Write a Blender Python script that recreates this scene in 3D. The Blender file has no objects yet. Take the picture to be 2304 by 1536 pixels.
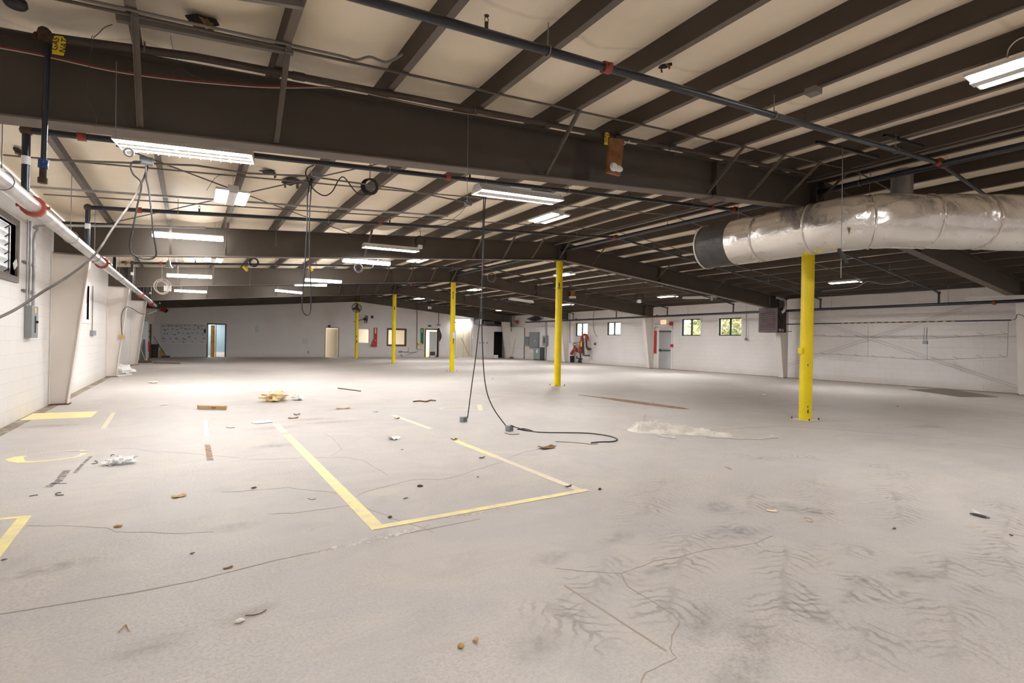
import bpy, bmesh, math, random
from mathutils import Vector as V, Matrix, noise as mn
random.seed(7)
C = bpy.context.scene.collection
PI = math.pi
# ---------------------------------------------------------------- camera model
F, YAW, ROLL, H = 1163.8, .55701, .01912, 1.348
cy_, sy_ = math.cos(YAW), math.sin(YAW)
cr_, sr_ = math.cos(ROLL), math.sin(ROLL)
def ray(px, py):
    u, v = (px-1152)/F, -(py-768)/F
    u, v = u*cr_-v*sr_, u*sr_+v*cr_
    return V((u*cy_+sy_, -u*sy_+cy_, v))
def at(px, py, x=None, y=None, z=None, r=None):
    """the point of the room seen at a place in the photo, on the plane x=, y=, z= or r below the roof line"""
    d = ray(px, py)
    if r is not None:
        tl = (ZL0+RS*(-XL)-r-H)/(d.z-RS*d.x); tr = (ZRI+RS*XC-r-H)/(d.z+RS*d.x)
        t = min(a for a in (tl, tr) if a > 0)
    elif x is not None: t = x/d.x
    elif y is not None: t = y/d.y
    else: t = (z-H)/d.z
    p = d*t; p.z += H
    return p
XK, XW = 21.95, 21.08                       # outer face of the right frames, line of the pipes along the right wall
XL, XR, XC = -2.21, 22.37, 9.70          # left wall, right wall, ridge
YN, YF = -4.2, 37.94                      # near and far wall
ZL0, RS = 3.43, .0833                     # purlin underside at the left eave, roof slope
ZRI = ZL0+RS*(XC-XL)
BAY, G0 = 7.62, 5.15
GY = [G0+BAY*i for i in range(5)]
def zr(x): return ZL0+RS*(x-XL) if x < XC else ZRI-RS*(x-XC)
def zb(x):                                # underside of the rafters
    if x < -1.69: return 2.85
    if x < XC: return 2.85+.0913*(x+1.69)
    return max(3.89-.0845*(x-XC), 2.92)
# ---------------------------------------------------------------- mesh builder
class MB:
    def __init__(s): s.v, s.f, s.mi, s.cur = [], [], [], 0
    def add(s, vs, fs):
        b = len(s.v); s.v += [V(p) for p in vs]
        for f in fs: s.f.append([b+i for i in f]); s.mi.append(s.cur)
    def box(s, lo, hi):
        x0, y0, z0 = lo; x1, y1, z1 = hi
        s.add([(x0,y0,z0),(x1,y0,z0),(x1,y1,z0),(x0,y1,z0),(x0,y0,z1),(x1,y0,z1),(x1,y1,z1),(x0,y1,z1)],
              [(3,2,1,0),(4,5,6,7),(0,1,5,4),(1,2,6,5),(2,3,7,6),(3,0,4,7)]); return s
    def cbox(s, c, sz, rot=None):
        h = V(sz)*.5; vs = []
        for k in range(8):
            p = V((h.x*(1 if k & 1 else -1), h.y*(1 if k & 2 else -1), h.z*(1 if k & 4 else -1)))
            vs.append(V(c)+(rot @ p if rot is not None else p))
        s.add(vs, [(0,2,3,1),(4,5,7,6),(0,1,5,4),(1,3,7,5),(3,2,6,7),(2,0,4,6)]); return s
    def beam(s, p, q, w, h, up=(0,0,1)):   # rectangular bar from p to q
        p, q = V(p), V(q); d = (q-p).normalized(); sd = d.cross(V(up))
        if sd.length < 1e-4: sd = d.cross(V((1,0,0)))
        sd.normalize(); u = sd.cross(d)
        vs = [e+sd*(a*w/2)+u*(b*h/2) for e in (p, q) for a, b in ((-1,-1),(1,-1),(1,1),(-1,1))]
        s.add(vs, [(0,1,2,3),(7,6,5,4),(0,4,5,1),(1,5,6,2),(2,6,7,3),(3,7,4,0)]); return s
    def prism(s, pts, ex):
        n = len(pts); ex = V(ex); a = [V(p) for p in pts]
        s.add(a+[p+ex for p in a], [tuple(range(n-1,-1,-1)), tuple(range(n, 2*n))]+[(i,(i+1)%n,n+(i+1)%n,n+i) for i in range(n)]); return s
    def tube(s, pts, r, n=8, cap=True):
        pts = [V(p) for p in pts]; rs = r if isinstance(r, (list, tuple)) else [r]*len(pts)
        b = len(s.v); u = None
        for i, p in enumerate(pts):
            t = (pts[min(i+1,len(pts)-1)]-pts[max(i-1,0)])
            t = t.normalized() if t.length > 1e-9 else V((0,0,1))
            if u is None:
                u = t.cross(V((0,0,1)))
                if u.length < 1e-3: u = t.cross(V((1,0,0)))
            u = (u-t*u.dot(t)).normalized(); w = t.cross(u)
            for k in range(n):
                a = 2*PI*k/n; s.v.append(p+(u*math.cos(a)+w*math.sin(a))*rs[i])
        for i in range(len(pts)-1):
            for k in range(n):
                s.f.append([b+i*n+k, b+i*n+(k+1)%n, b+(i+1)*n+(k+1)%n, b+(i+1)*n+k]); s.mi.append(s.cur)
        if cap:
            s.f.append([b+k for k in range(n-1,-1,-1)]); s.mi.append(s.cur)
            e = b+(len(pts)-1)*n; s.f.append([e+k for k in range(n)]); s.mi.append(s.cur)
        return s
    def cyl(s, p, q, r, n=14, r2=None): return s.tube([p, q], [r, r if r2 is None else r2], n)
    def lathe(s, c, prof, ax=(0,0,1), n=16):
        ax = V(ax).normalized(); c = V(c); return s.tube([c+ax*h for _, h in prof], [max(r,1e-4) for r, _ in prof], n) if False else s._lathe(c, prof, ax, n)
    def _lathe(s, c, prof, ax, n):
        u = ax.cross(V((0,0,1)))
        if u.length < 1e-3: u = V((1,0,0))
        u.normalize(); w = ax.cross(u); b = len(s.v)
        for r, h in prof:
            for k in range(n):
                a = 2*PI*k/n; s.v.append(c+ax*h+(u*math.cos(a)+w*math.sin(a))*r)
        m = len(prof)
        for i in range(m-1):
            for k in range(n):
                s.f.append([b+i*n+k, b+i*n+(k+1)%n, b+(i+1)*n+(k+1)%n, b+(i+1)*n+k]); s.mi.append(s.cur)
        s.f.append([b+k for k in range(n-1,-1,-1)]); s.mi.append(s.cur)
        s.f.append([b+(m-1)*n+k for k in range(n)]); s.mi.append(s.cur)
        return s
    def ball(s, c, r, n=10, sz=(1,1,1)):
        pr = [(math.sin(PI*i/6)*r+1e-4, -math.cos(PI*i/6)*r) for i in range(7)]
        b = len(s.v); s._lathe(V((0,0,0)), pr, V((0,0,1)), n)
        for i in range(b, len(s.v)): s.v[i] = V(c)+V((s.v[i].x*sz[0], s.v[i].y*sz[1], s.v[i].z*sz[2]))
        return s
    def torus(s, c, R, r, ax=(0,0,1), n=20, m=6, a0=0, a1=2*PI):
        ax = V(ax).normalized(); u = ax.cross(V((0,0,1)))
        if u.length < 1e-3: u = V((1,0,0))
        u.normalize(); w = ax.cross(u)
        return s.tube([V(c)+(u*math.cos(a0+(a1-a0)*k/n)+w*math.sin(a0+(a1-a0)*k/n))*R for k in range(n+1)], r, m)
    def build(s, name, mat, parent=None, smooth=None, origin=None):
        me = bpy.data.meshes.new(name)
        if origin is None:
            if parent is not None:
                origin = V((0,0,0)); q = parent
                while q: origin = origin+q.location; q = q.parent
            else:
                xs = [p.x for p in s.v]; ys = [p.y for p in s.v]; zs = [p.z for p in s.v]
                origin = V(((min(xs)+max(xs))/2, (min(ys)+max(ys))/2, min(zs)))
        me.from_pydata([p-origin for p in s.v], [], s.f)
        for m in (mat if isinstance(mat, (list, tuple)) else [mat]): me.materials.append(m)
        me.polygons.foreach_set('material_index', s.mi)
        if smooth:
            me.polygons.foreach_set('use_smooth', [True]*len(me.polygons))
            try: me.set_sharp_from_angle(angle=math.radians(smooth))
            except Exception: pass
        me.update()
        o = bpy.data.objects.new(name, me); C.objects.link(o)
        if parent is None: o.location = origin
        else: o.parent = parent
        return o
def bez(o, w=.006, seg=2):
    m = o.modifiers.new('bevel', 'BEVEL'); m.width = w; m.segments = seg; m.limit_method = 'ANGLE'; return o
def tag(o, label=None, cat=None, group=None, kind=None):
    if label: o['label'] = label
    if cat: o['category'] = cat
    if group: o['group'] = group
    if kind: o['kind'] = kind
    return o
def thing(name, loc, label, cat, group=None):
    o = bpy.data.objects.new(name, None); o.empty_display_size = .1; C.objects.link(o); o.location = V(loc)
    return tag(o, label, cat, group)
def struct(o): o['kind'] = 'structure'; return o
def dup(root, loc, label=None, group=None):
    r = root.copy(); C.objects.link(r); r.location = V(loc)
    if label: r['label'] = label
    if group: r['group'] = group
    for ch in list(root.children):
        c = ch.copy(); C.objects.link(c); c.parent = r
        for g in ch.children:
            d = g.copy(); C.objects.link(d); d.parent = c
    return r
def smooth_path(pts, n=6):
    pts = [V(p) for p in pts]; out = []
    for i in range(len(pts)-1):
        p0, p1, p2, p3 = pts[max(i-1,0)], pts[i], pts[i+1], pts[min(i+2,len(pts)-1)]
        for k in range(n):
            t = k/n
            out.append(.5*((2*p1)+(p2-p0)*t+(2*p0-5*p1+4*p2-p3)*t*t+(3*p1-p0-3*p2+p3)*t*t*t))
    return out+[pts[-1]]
def text(s, size, loc, rot, mat, parent, name='lettering', ex=.001):
    cu = bpy.data.curves.new(name, 'FONT'); cu.body = s; cu.size = size; cu.extrude = ex; cu.align_x = 'CENTER'; cu.align_y = 'CENTER'
    tmp = bpy.data.objects.new(name, cu); C.objects.link(tmp); bpy.context.view_layer.update()
    me = bpy.data.meshes.new_from_object(tmp.evaluated_get(bpy.context.evaluated_depsgraph_get())); bpy.data.objects.remove(tmp); me.materials.clear(); me.materials.append(mat)
    o = bpy.data.objects.new(name, me); C.objects.link(o); q = parent; org = V((0,0,0))
    while q: org = org+q.location; q = q.parent
    o.parent = parent; o.location = V(loc)-org; o.rotation_euler = rot; return o
# ---------------------------------------------------------------- materials
def mat(name, col, rough=.6, metal=0, var=.0, vs=3., bump=0., bs=30., spec=.5, col2=None):
    m = bpy.data.materials.new(name); m.use_nodes = True; nt = m.node_tree; N = nt.nodes; L = nt.links
    b = N['Principled BSDF']; b.inputs['Roughness'].default_value = rough; b.inputs['Metallic'].default_value = metal
    b.inputs['Specular IOR Level'].default_value = spec
    g = N.new('ShaderNodeNewGeometry')
    if var or col2:
        no = N.new('ShaderNodeTexNoise'); no.inputs['Scale'].default_value = vs; no.inputs['Detail'].default_value = 5
        L.new(g.outputs['Position'], no.inputs['Vector'])
        r = N.new('ShaderNodeValToRGB'); r.color_ramp.elements[0].position = .32; r.color_ramp.elements[1].position = .7
        c2 = col2 or tuple(c*(1-var) for c in col)
        r.color_ramp.elements[0].color = (*c2, 1); r.color_ramp.elements[1].color = (*col, 1)
        L.new(no.outputs['Fac'], r.inputs['Fac']); L.new(r.outputs['Color'], b.inputs['Base Color'])
    else: b.inputs['Base Color'].default_value = (*col, 1)
    if bump:
        n2 = N.new('ShaderNodeTexNoise'); n2.inputs['Scale'].default_value = bs; n2.inputs['Detail'].default_value = 4
        L.new(g.outputs['Position'], n2.inputs['Vector']); bp = N.new('ShaderNodeBump'); bp.inputs['Strength'].default_value = bump; bp.inputs['Distance'].default_value = .02
        L.new(n2.outputs['Fac'], bp.inputs['Height']); L.new(bp.outputs['Normal'], b.inputs['Normal'])
    return m
def emit(name, col, st):
    m = bpy.data.materials.new(name); m.use_nodes = True; N = m.node_tree.nodes
    b = N['Principled BSDF']; b.inputs['Base Color'].default_value = (.8,.8,.8,1)
    b.inputs['Emission Color'].default_value = (*col, 1); b.inputs['Emission Strength'].default_value = st; return m
M = {}
M['steel'] = mat('brown painted steel', (.082,.064,.048), .6, var=.2, vs=1.2, bump=.05)
M['purlin'] = mat('brown purlin paint', (.068,.050,.037), .62, var=.2, vs=2.)
M['flange'] = mat('dusty brown flange', (.165,.130,.102), .65, var=.25, vs=3)
M['brace'] = mat('brace steel', (.14,.11,.085), .6, var=.3, vs=6.)
M['black'] = mat('black paint', (.012,.012,.014), .45)
M['pipe'] = mat('black sprinkler pipe', (.018,.02,.03), .35, var=.3, vs=5, spec=.6)
M['gaspipe'] = mat('brown gas pipe', (.07,.048,.036), .65, var=.4, vs=8)
M['rustfit'] = mat('rusty iron fitting', (.10,.055,.03), .75, var=.5, vs=20)
M['redfit'] = mat('red coupling paint', (.36,.06,.035), .5, var=.3, vs=20)
M['galv'] = mat('galvanised steel', (.52,.52,.53), .38, .75, var=.25, vs=9)
M['silverpipe'] = mat('silver pipe', (.62,.60,.59), .33, .7, var=.3, vs=6)
M['conduit'] = mat('grey conduit', (.20,.18,.155), .5, .2, var=.2, vs=5)
M['brownconduit'] = mat('dusty conduit', (.11,.09,.07), .6, .1, var=.2, vs=5)
M['rod'] = mat('dark rod', (.06,.05,.045), .5)
M['wire'] = mat('steel wire', (.28,.26,.24), .5, .3)
M['palewire'] = mat('pale wire rope', (.46,.43,.41), .5)
M['cable'] = mat('black cable', (.018,.017,.017), .5)
M['greycable'] = mat('grey cable', (.11,.095,.08), .6, var=.3, vs=12)
M['palecable'] = mat('pale cable', (.55,.5,.45), .6)
M['redwire'] = mat('red wire', (.20,.035,.025), .6)
M['housing'] = mat('white fixture enamel', (.66,.65,.62), .4)
M['tube'] = emit('lit tube', (1,.985,.975), 80)
M['panel'] = emit('lit lamp strip', (1,.985,.975), 88); M['lens'] = emit('lit lens', (1,.985,.975), 30); M['lensB'] = emit('bright lit lens', (1,.985,.975), 52); M['panelB'] = emit('bright lamp strip', (1,.985,.975), 150)
M['deadtube'] = mat('unlit tube', (.75,.74,.7), .3)
M['yellow'] = mat('yellow safety paint', (.86,.66,.003), .38, var=.12, vs=2.5)
M['blackscuff'] = mat('scuff', (.05,.035,.01), .7)
M['white'] = mat('white paint', (.80,.78,.755), .6, var=.05, vs=1.5, bump=.03)
M['column'] = mat('white painted steel', (.74,.69,.645), .5, var=.06, vs=1.3)
M['rusty'] = mat('rust', (.16,.075,.03), .85, var=.5, vs=14)
M['red'] = mat('red board', (.50,.022,.018), .45, var=.1, vs=4)
M['green'] = mat('green board', (.012,.16,.08), .5)
M['cream'] = mat('cream paint', (.70,.64,.50), .5)
M['creamroom'] = mat('cream room wall', (.85,.78,.66), .7)
M['greybox'] = mat('grey electrical enclosure', (.24,.26,.27), .45, var=.08, vs=4)
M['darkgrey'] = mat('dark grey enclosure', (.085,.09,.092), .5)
M['label'] = mat('white label', (.8,.8,.8), .5)
M['yellowtag'] = mat('yellow tag', (.85,.62,.03), .5, var=.1, vs=8)
M['ink'] = mat('black ink', (.015,.015,.015), .6)
M['plywood'] = mat('plywood', (.60,.36,.11), .6, var=.45, vs=6, col2=(.42,.22,.05))
M['wood'] = mat('brown stained board', (.30,.12,.035), .6, var=.4, vs=9)
M['brownframe'] = mat('brown wood frame', (.13,.06,.03), .5)
M['pale wood'] = mat('pale wood', (.52,.37,.2), .6, var=.2, vs=12)
M['darkwood'] = mat('dark wood strip', (.14,.085,.05), .7, var=.3, vs=10)
M['cardboard'] = mat('cardboard', (.48,.33,.19), .7, var=.1, vs=9)
M['paper'] = mat('white paper', (.86,.85,.83), .7, var=.04, vs=8)
M['cloth'] = mat('dirty white cloth', (.74,.70,.635), .85, var=.2, vs=7, bump=.3, bs=60)
M['yellowbag'] = mat('yellow stained bag', (.86,.80,.68), .6, vs=11, col2=(.80,.55,.18))
M['plastic'] = mat('milky plastic', (.82,.82,.82), .25)
M['leaf'] = mat('dry leaf', (.22,.12,.05), .8, var=.4, vs=30)
M['tan'] = mat('tan scrap', (.50,.33,.12), .7, var=.2, vs=20)
M['heater'] = mat('mauve heater paint', (.15,.095,.095), .5, var=.35, vs=4)
M['heaterdark'] = mat('dark heater inside', (.05,.042,.035), .6, var=.6, vs=12)  # dark brown, mottled by noise
M['doorgrey'] = mat('grey door paint', (.48,.50,.52), .45)
M['framegrey'] = mat('dark grey door frame', (.055,.055,.06), .5)
M['blue'] = mat('blue room paint', (.30,.42,.50), .7)
M['blueknob'] = mat('blue valve handle', (.01,.06,.22), .4)
M['board'] = mat('white panel board', (.60,.61,.65), .45, var=.04)
M['mesh'] = mat('fan black', (.02,.02,.022), .5)
M['plate'] = mat('worn grey floor plate', (.20,.17,.15), .6, .3, var=.3, vs=5)
M['duct dark'] = mat('dull tarred foil', (.10,.095,.095), .45, .4, var=.3, vs=6, bump=.6, bs=14)
M['flapbrown'] = mat('torn insulation paper', (.30,.185,.085), .85, var=.4, vs=25)
M['hole'] = mat('opening shade black', (.018,.013,.01), .9)  # near black, stands for the shade inside openings
M['scratch'] = mat('pale scraped concrete', (.70,.67,.63), .6)
M['crack'] = mat('dark crack', (.34,.28,.235), .9)
M['stain'] = mat('rust stained concrete', (.36,.22,.12), .8, vs=5, col2=(.52,.43,.34))
M['dustline'] = mat('brown floor dust', (.42,.33,.23), .9, var=.2, vs=3)
M['bark'] = mat('bark', (.10,.07,.05), .9)
M['foliage'] = mat('autumn leaves', (.72,.58,.26), .8, vs=1.2, col2=(.32,.38,.20))
M['lawn'] = mat('grass outside', (.25,.28,.12), .9, var=.3)
M['exitface'] = emit('exit sign face', (1,.55,.32), .55)
M['exitred'] = emit('exit letters', (.9,.06,.03), .6)
M['glassgreen'] = mat('greenish glass', (.60,.68,.66), .15)

def foil():
    m = bpy.data.materials.new('silver foil wrap'); m.use_nodes = True; nt = m.node_tree; N = nt.nodes; L = nt.links
    b = N['Principled BSDF']; b.inputs['Metallic'].default_value = .85; b.inputs['Roughness'].default_value = .25; b.inputs['Base Color'].default_value = (.86,.82,.78,1)
    g = N.new('ShaderNodeNewGeometry'); v = N.new('ShaderNodeTexNoise'); v.inputs['Scale'].default_value = 5; v.inputs['Detail'].default_value = 6; v.inputs['Distortion'].default_value = 1.2
    L.new(g.outputs['Position'], v.inputs['Vector']); bp = N.new('ShaderNodeBump'); bp.inputs['Strength'].default_value = .28; bp.inputs['Distance'].default_value = .05
    L.new(v.outputs['Fac'], bp.inputs['Height']); L.new(bp.outputs['Normal'], b.inputs['Normal'])
    n = N.new('ShaderNodeTexNoise'); n.inputs['Scale'].default_value = 9; L.new(g.outputs['Position'], n.inputs['Vector'])
    r = N.new('ShaderNodeMapRange'); r.inputs['To Min'].default_value = .14; r.inputs['To Max'].default_value = .34; L.new(n.outputs['Fac'], r.inputs['Value']); L.new(r.outputs['Result'], b.inputs['Roughness'])
    return m
M['foil'] = foil()
def glass():
    m = bpy.data.materials.new('window glass'); m.use_nodes = True; nt = m.node_tree; N = nt.nodes; L = nt.links
    N.remove(N['Principled BSDF']); t = N.new('ShaderNodeBsdfTransparent'); t.inputs['Color'].default_value = (.95,.97,.96,1)
    g = N.new('ShaderNodeBsdfGlossy'); g.inputs['Roughness'].default_value = .03; x = N.new('ShaderNodeMixShader'); x.inputs['Fac'].default_value = .07
    L.new(t.outputs[0], x.inputs[1]); L.new(g.outputs[0], x.inputs[2]); L.new(x.outputs[0], N['Material Output'].inputs['Surface']); return m
M['glass'] = glass()
def thin_plastic():
    m = bpy.data.materials.new('clear plastic film'); m.use_nodes = True; nt = m.node_tree; N = nt.nodes; L = nt.links
    b = N['Principled BSDF']; b.inputs['Base Color'].default_value = (.9,.9,.9,1); b.inputs['Roughness'].default_value = .2
    t = N.new('ShaderNodeBsdfTransparent'); x = N.new('ShaderNodeMixShader'); x.inputs['Fac'].default_value = .6
    L.new(t.outputs[0], x.inputs[1]); L.new(b.outputs[0], x.inputs[2]); L.new(x.outputs[0], N['Material Output'].inputs['Surface']); return m
M['film'] = thin_plastic()

def block_wall(name, axis, col, col2, strength=.35):
    """painted concrete block: courses .203 m high, blocks .406 m long, along the wall"""
    m = bpy.data.materials.new(name); m.use_nodes = True; nt = m.node_tree; N = nt.nodes; L = nt.links
    b = N['Principled BSDF']; b.inputs['Roughness'].default_value = .55
    g = N.new('ShaderNodeNewGeometry'); s = N.new('ShaderNodeSeparateXYZ'); L.new(g.outputs['Position'], s.inputs[0])
    c = N.new('ShaderNodeCombineXYZ'); L.new(s.outputs[axis], c.inputs[0]); L.new(s.outputs[2], c.inputs[1])
    t = N.new('ShaderNodeTexBrick'); t.inputs['Scale'].default_value = 1; t.inputs['Mortar Size'].default_value = .006; t.inputs['Mortar Smooth'].default_value = .6
    t.inputs['Brick Width'].default_value = .406; t.inputs['Row Height'].default_value = .203; L.new(c.outputs[0], t.inputs['Vector'])
    n = N.new('ShaderNodeTexNoise'); n.inputs['Scale'].default_value = .8; n.inputs['Detail'].default_value = 6; L.new(g.outputs['Position'], n.inputs['Vector'])
    r = N.new('ShaderNodeValToRGB'); r.color_ramp.elements[0].position = .35; r.color_ramp.elements[1].position = .65
    r.color_ramp.elements[0].color = (*col2,1); r.color_ramp.elements[1].color = (*col,1); L.new(n.outputs['Fac'], r.inputs['Fac'])
    x = N.new('ShaderNodeMix'); x.data_type = 'RGBA'; x.blend_type = 'MULTIPLY'; f = N.new('ShaderNodeMath'); f.operation = 'MULTIPLY'; f.inputs[1].default_value = .10
    L.new(t.outputs['Fac'], f.inputs[0]); L.new(f.outputs[0], x.inputs[0]); L.new(r.outputs['Color'], x.inputs[6]); x.inputs[7].default_value = (.3,.28,.26,1)
    # dirt rising from the floor
    d = N.new('ShaderNodeMapRange'); d.inputs['From Min'].default_value = .28; d.inputs['From Max'].default_value = 0.; L.new(s.outputs[2], d.inputs['Value'])
    n3 = N.new('ShaderNodeTexNoise'); n3.inputs['Scale'].default_value = 3; n3.inputs['Detail'].default_value = 5; L.new(g.outputs['Position'], n3.inputs['Vector'])
    dm = N.new('ShaderNodeMath'); dm.operation = 'MULTIPLY'; L.new(d.outputs[0], dm.inputs[0]); L.new(n3.outputs['Fac'], dm.inputs[1])
    dm2 = N.new('ShaderNodeMath'); dm2.operation = 'MULTIPLY'; dm2.inputs[1].default_value = .55; L.new(dm.outputs[0], dm2.inputs[0])
    y = N.new('ShaderNodeMix'); y.data_type = 'RGBA'; L.new(dm2.outputs[0], y.inputs[0]); L.new(x.outputs[2], y.inputs[6]); y.inputs[7].default_value = (.45,.36,.26,1)
    L.new(y.outputs[2], b.inputs['Base Color'])
    bp = N.new('ShaderNodeBump'); bp.invert = True; bp.inputs['Strength'].default_value = strength; bp.inputs['Distance'].default_value = .01
    L.new(t.outputs['Fac'], bp.inputs['Height']); L.new(bp.outputs['Normal'], b.inputs['Normal'])
    return m
M['wallL'] = block_wall('painted block wall', 1, (.735,.715,.695), (.70,.675,.65))
M['wallR'] = block_wall('painted block wall right', 1, (.80,.77,.76), (.75,.715,.70), .5)
M['wallF'] = block_wall('painted far wall', 0, (.74,.71,.71), (.69,.66,.66), .04)

def floor_mat():
    m = bpy.data.materials.new('worn concrete floor'); m.use_nodes = True; nt = m.node_tree; N = nt.nodes; L = nt.links
    b = N['Principled BSDF']; g = N.new('ShaderNodeNewGeometry')
    def noise(sc, det=6, dist=0., rough=.55):
        n = N.new('ShaderNodeTexNoise'); n.inputs['Scale'].default_value = sc; n.inputs['Detail'].default_value = det; n.inputs['Distortion'].default_value = dist; n.inputs['Roughness'].default_value = rough
        L.new(g.outputs['Position'], n.inputs['Vector']); return n.outputs['Fac']
    def ramp(f, a, bb, ca, cb):
        r = N.new('ShaderNodeValToRGB'); r.color_ramp.elements[0].position = a; r.color_ramp.elements[1].position = bb
        r.color_ramp.elements[0].color = ca; r.color_ramp.elements[1].color = cb; L.new(f, r.inputs['Fac']); return r.outputs['Color']
    def mix(f, a, c, mode='MIX'):
        x = N.new('ShaderNodeMix'); x.data_type = 'RGBA'; x.blend_type = mode
        if isinstance(f, float): x.inputs[0].default_value = f
        else: L.new(f, x.inputs[0])
        for i, q in ((6, a), (7, c)):
            if isinstance(q, tuple): x.inputs[i].default_value = q
            else: L.new(q, x.inputs[i])
        return x.outputs[2]
    def math_(op, a, c=None, clamp=True):
        x = N.new('ShaderNodeMath'); x.operation = op; x.use_clamp = clamp
        for i, q in enumerate((a, c)):
            if q is None: continue
            if isinstance(q, (int, float)): x.inputs[i].default_value = q
            else: L.new(q, x.inputs[i])
        return x.outputs[0]
    base = ramp(noise(.35, 5, .6), .36, .64, (.435,.405,.385,1), (.46,.44,.428,1))
    base = mix(ramp(noise(1.1, 8, 1.0, .62), .44, .60, (0,0,0,1), (.65,.65,.65,1)), base, (.51,.468,.425,1))
    base = mix(ramp(noise(2.6, 7, 1.4, .6), .52, .68, (0,0,0,1), (.45,.45,.45,1)), base, (.40,.372,.36,1))
    # fine speckle of worn aggregate, in patches
    sp_ = math_('MULTIPLY', ramp(noise(55, 4, 0, .7), .46, .60, (0,0,0,1), (1,1,1,1)), ramp(noise(.5, 3, .5), .42, .62, (.2,.2,.2,1), (.85,.85,.85,1)))
    base = mix(sp_, base, (.36,.325,.30,1))
    base = mix(math_('MULTIPLY', ramp(noise(90, 3), .60, .68, (0,0,0,1), (1,1,1,1)), .5), base, (.62,.58,.53,1))
    # greyish stains and pale drag streaks
    base = mix(ramp(noise(.8, 4, 1.6), .62, .76, (0,0,0,1), (.40,.40,.40,1)), base, (.34,.31,.29,1))
    mp = N.new('ShaderNodeMapping'); mp.inputs['Rotation'].default_value = (0,0,-.35); mp.inputs['Scale'].default_value = (.6,5.,1); L.new(g.outputs['Position'], mp.inputs['Vector'])
    st = N.new('ShaderNodeTexNoise'); st.inputs['Scale'].default_value = 1.3; st.inputs['Detail'].default_value = 6; st.inputs['Distortion'].default_value = .8; L.new(mp.outputs[0], st.inputs['Vector'])
    base = mix(ramp(st.outputs['Fac'], .55, .72, (0,0,0,1), (.4,.4,.4,1)), base, (.41,.36,.32,1))
    L.new(base, b.inputs['Base Color'])
    rr = N.new('ShaderNodeMapRange'); rr.inputs['To Min'].default_value = .50; rr.inputs['To Max'].default_value = .75; L.new(noise(1.1, 5), rr.inputs['Value']); L.new(rr.outputs[0], b.inputs['Roughness'])
    bp = N.new('ShaderNodeBump'); bp.inputs['Strength'].default_value = .06; bp.inputs['Distance'].default_value = .01; L.new(noise(24, 5), bp.inputs['Height']); L.new(bp.outputs[0], b.inputs['Normal'])
    b.inputs['Specular IOR Level'].default_value = .22
    return m
M['floor'] = floor_mat()
def paint_mat(name, col, lo=.40, hi=.60, sc=9.):
    """worn floor paint: bare concrete shows through where it has flaked"""
    m = bpy.data.materials.new(name); m.use_nodes = True; nt = m.node_tree; N = nt.nodes; L = nt.links; b = N['Principled BSDF']; b.inputs['Roughness'].default_value = .5
    g = N.new('ShaderNodeNewGeometry'); n = N.new('ShaderNodeTexNoise'); n.inputs['Scale'].default_value = sc; n.inputs['Detail'].default_value = 8; n.inputs['Roughness'].default_value = .7; L.new(g.outputs['Position'], n.inputs['Vector'])
    r = N.new('ShaderNodeValToRGB'); r.color_ramp.elements[0].position = lo; r.color_ramp.elements[1].position = hi
    r.color_ramp.elements[0].color = (*col,1); r.color_ramp.elements[1].color = (.56,.51,.45,1); L.new(n.outputs['Fac'], r.inputs['Fac']); L.new(r.outputs[0], b.inputs['Base Color']); return m
def patchy(name, col, lo, hi, sc):
    m = bpy.data.materials.new(name); m.use_nodes = True; nt = m.node_tree; N = nt.nodes; L = nt.links; b = N['Principled BSDF']; b.inputs['Base Color'].default_value = (*col,1); b.inputs['Roughness'].default_value = .65
    g = N.new('ShaderNodeNewGeometry'); n = N.new('ShaderNodeTexNoise'); n.inputs['Scale'].default_value = sc; n.inputs['Detail'].default_value = 7; n.inputs['Roughness'].default_value = .65; L.new(g.outputs['Position'], n.inputs['Vector'])
    r = N.new('ShaderNodeMapRange'); r.inputs['From Min'].default_value = lo; r.inputs['From Max'].default_value = hi; r.inputs['To Max'].default_value = .75; L.new(n.outputs['Fac'], r.inputs['Value'])
    t = N.new('ShaderNodeBsdfTransparent'); s = N.new('ShaderNodeMixShader'); L.new(r.outputs[0], s.inputs['Fac']); L.new(t.outputs[0], s.inputs[1]); L.new(b.outputs[0], s.inputs[2]); L.new(s.outputs[0], N['Material Output'].inputs['Surface']); return m
M['scratch'] = patchy('pale scraped concrete patchy', (.74,.71,.68), .38, .62, 14); M['stain'] = patchy('rust stain patchy', (.36,.22,.13), .28, .60, 7); M['dustline'] = patchy('brown floor dust patchy', (.42,.33,.23), .35, .65, 5); M['scar'] = patchy('dark scar patchy', (.25,.22,.20), .40, .62, 16)
M['linepaint'] = paint_mat('yellow floor paint', (.80,.68,.24), .40, .74)
M['wornline'] = paint_mat('worn yellow floor paint', (.74,.62,.28), .22, .62, 14)
M['patch'] = paint_mat('faded yellow floor patch', (.88,.72,.30), .40, .95, 5)
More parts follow.
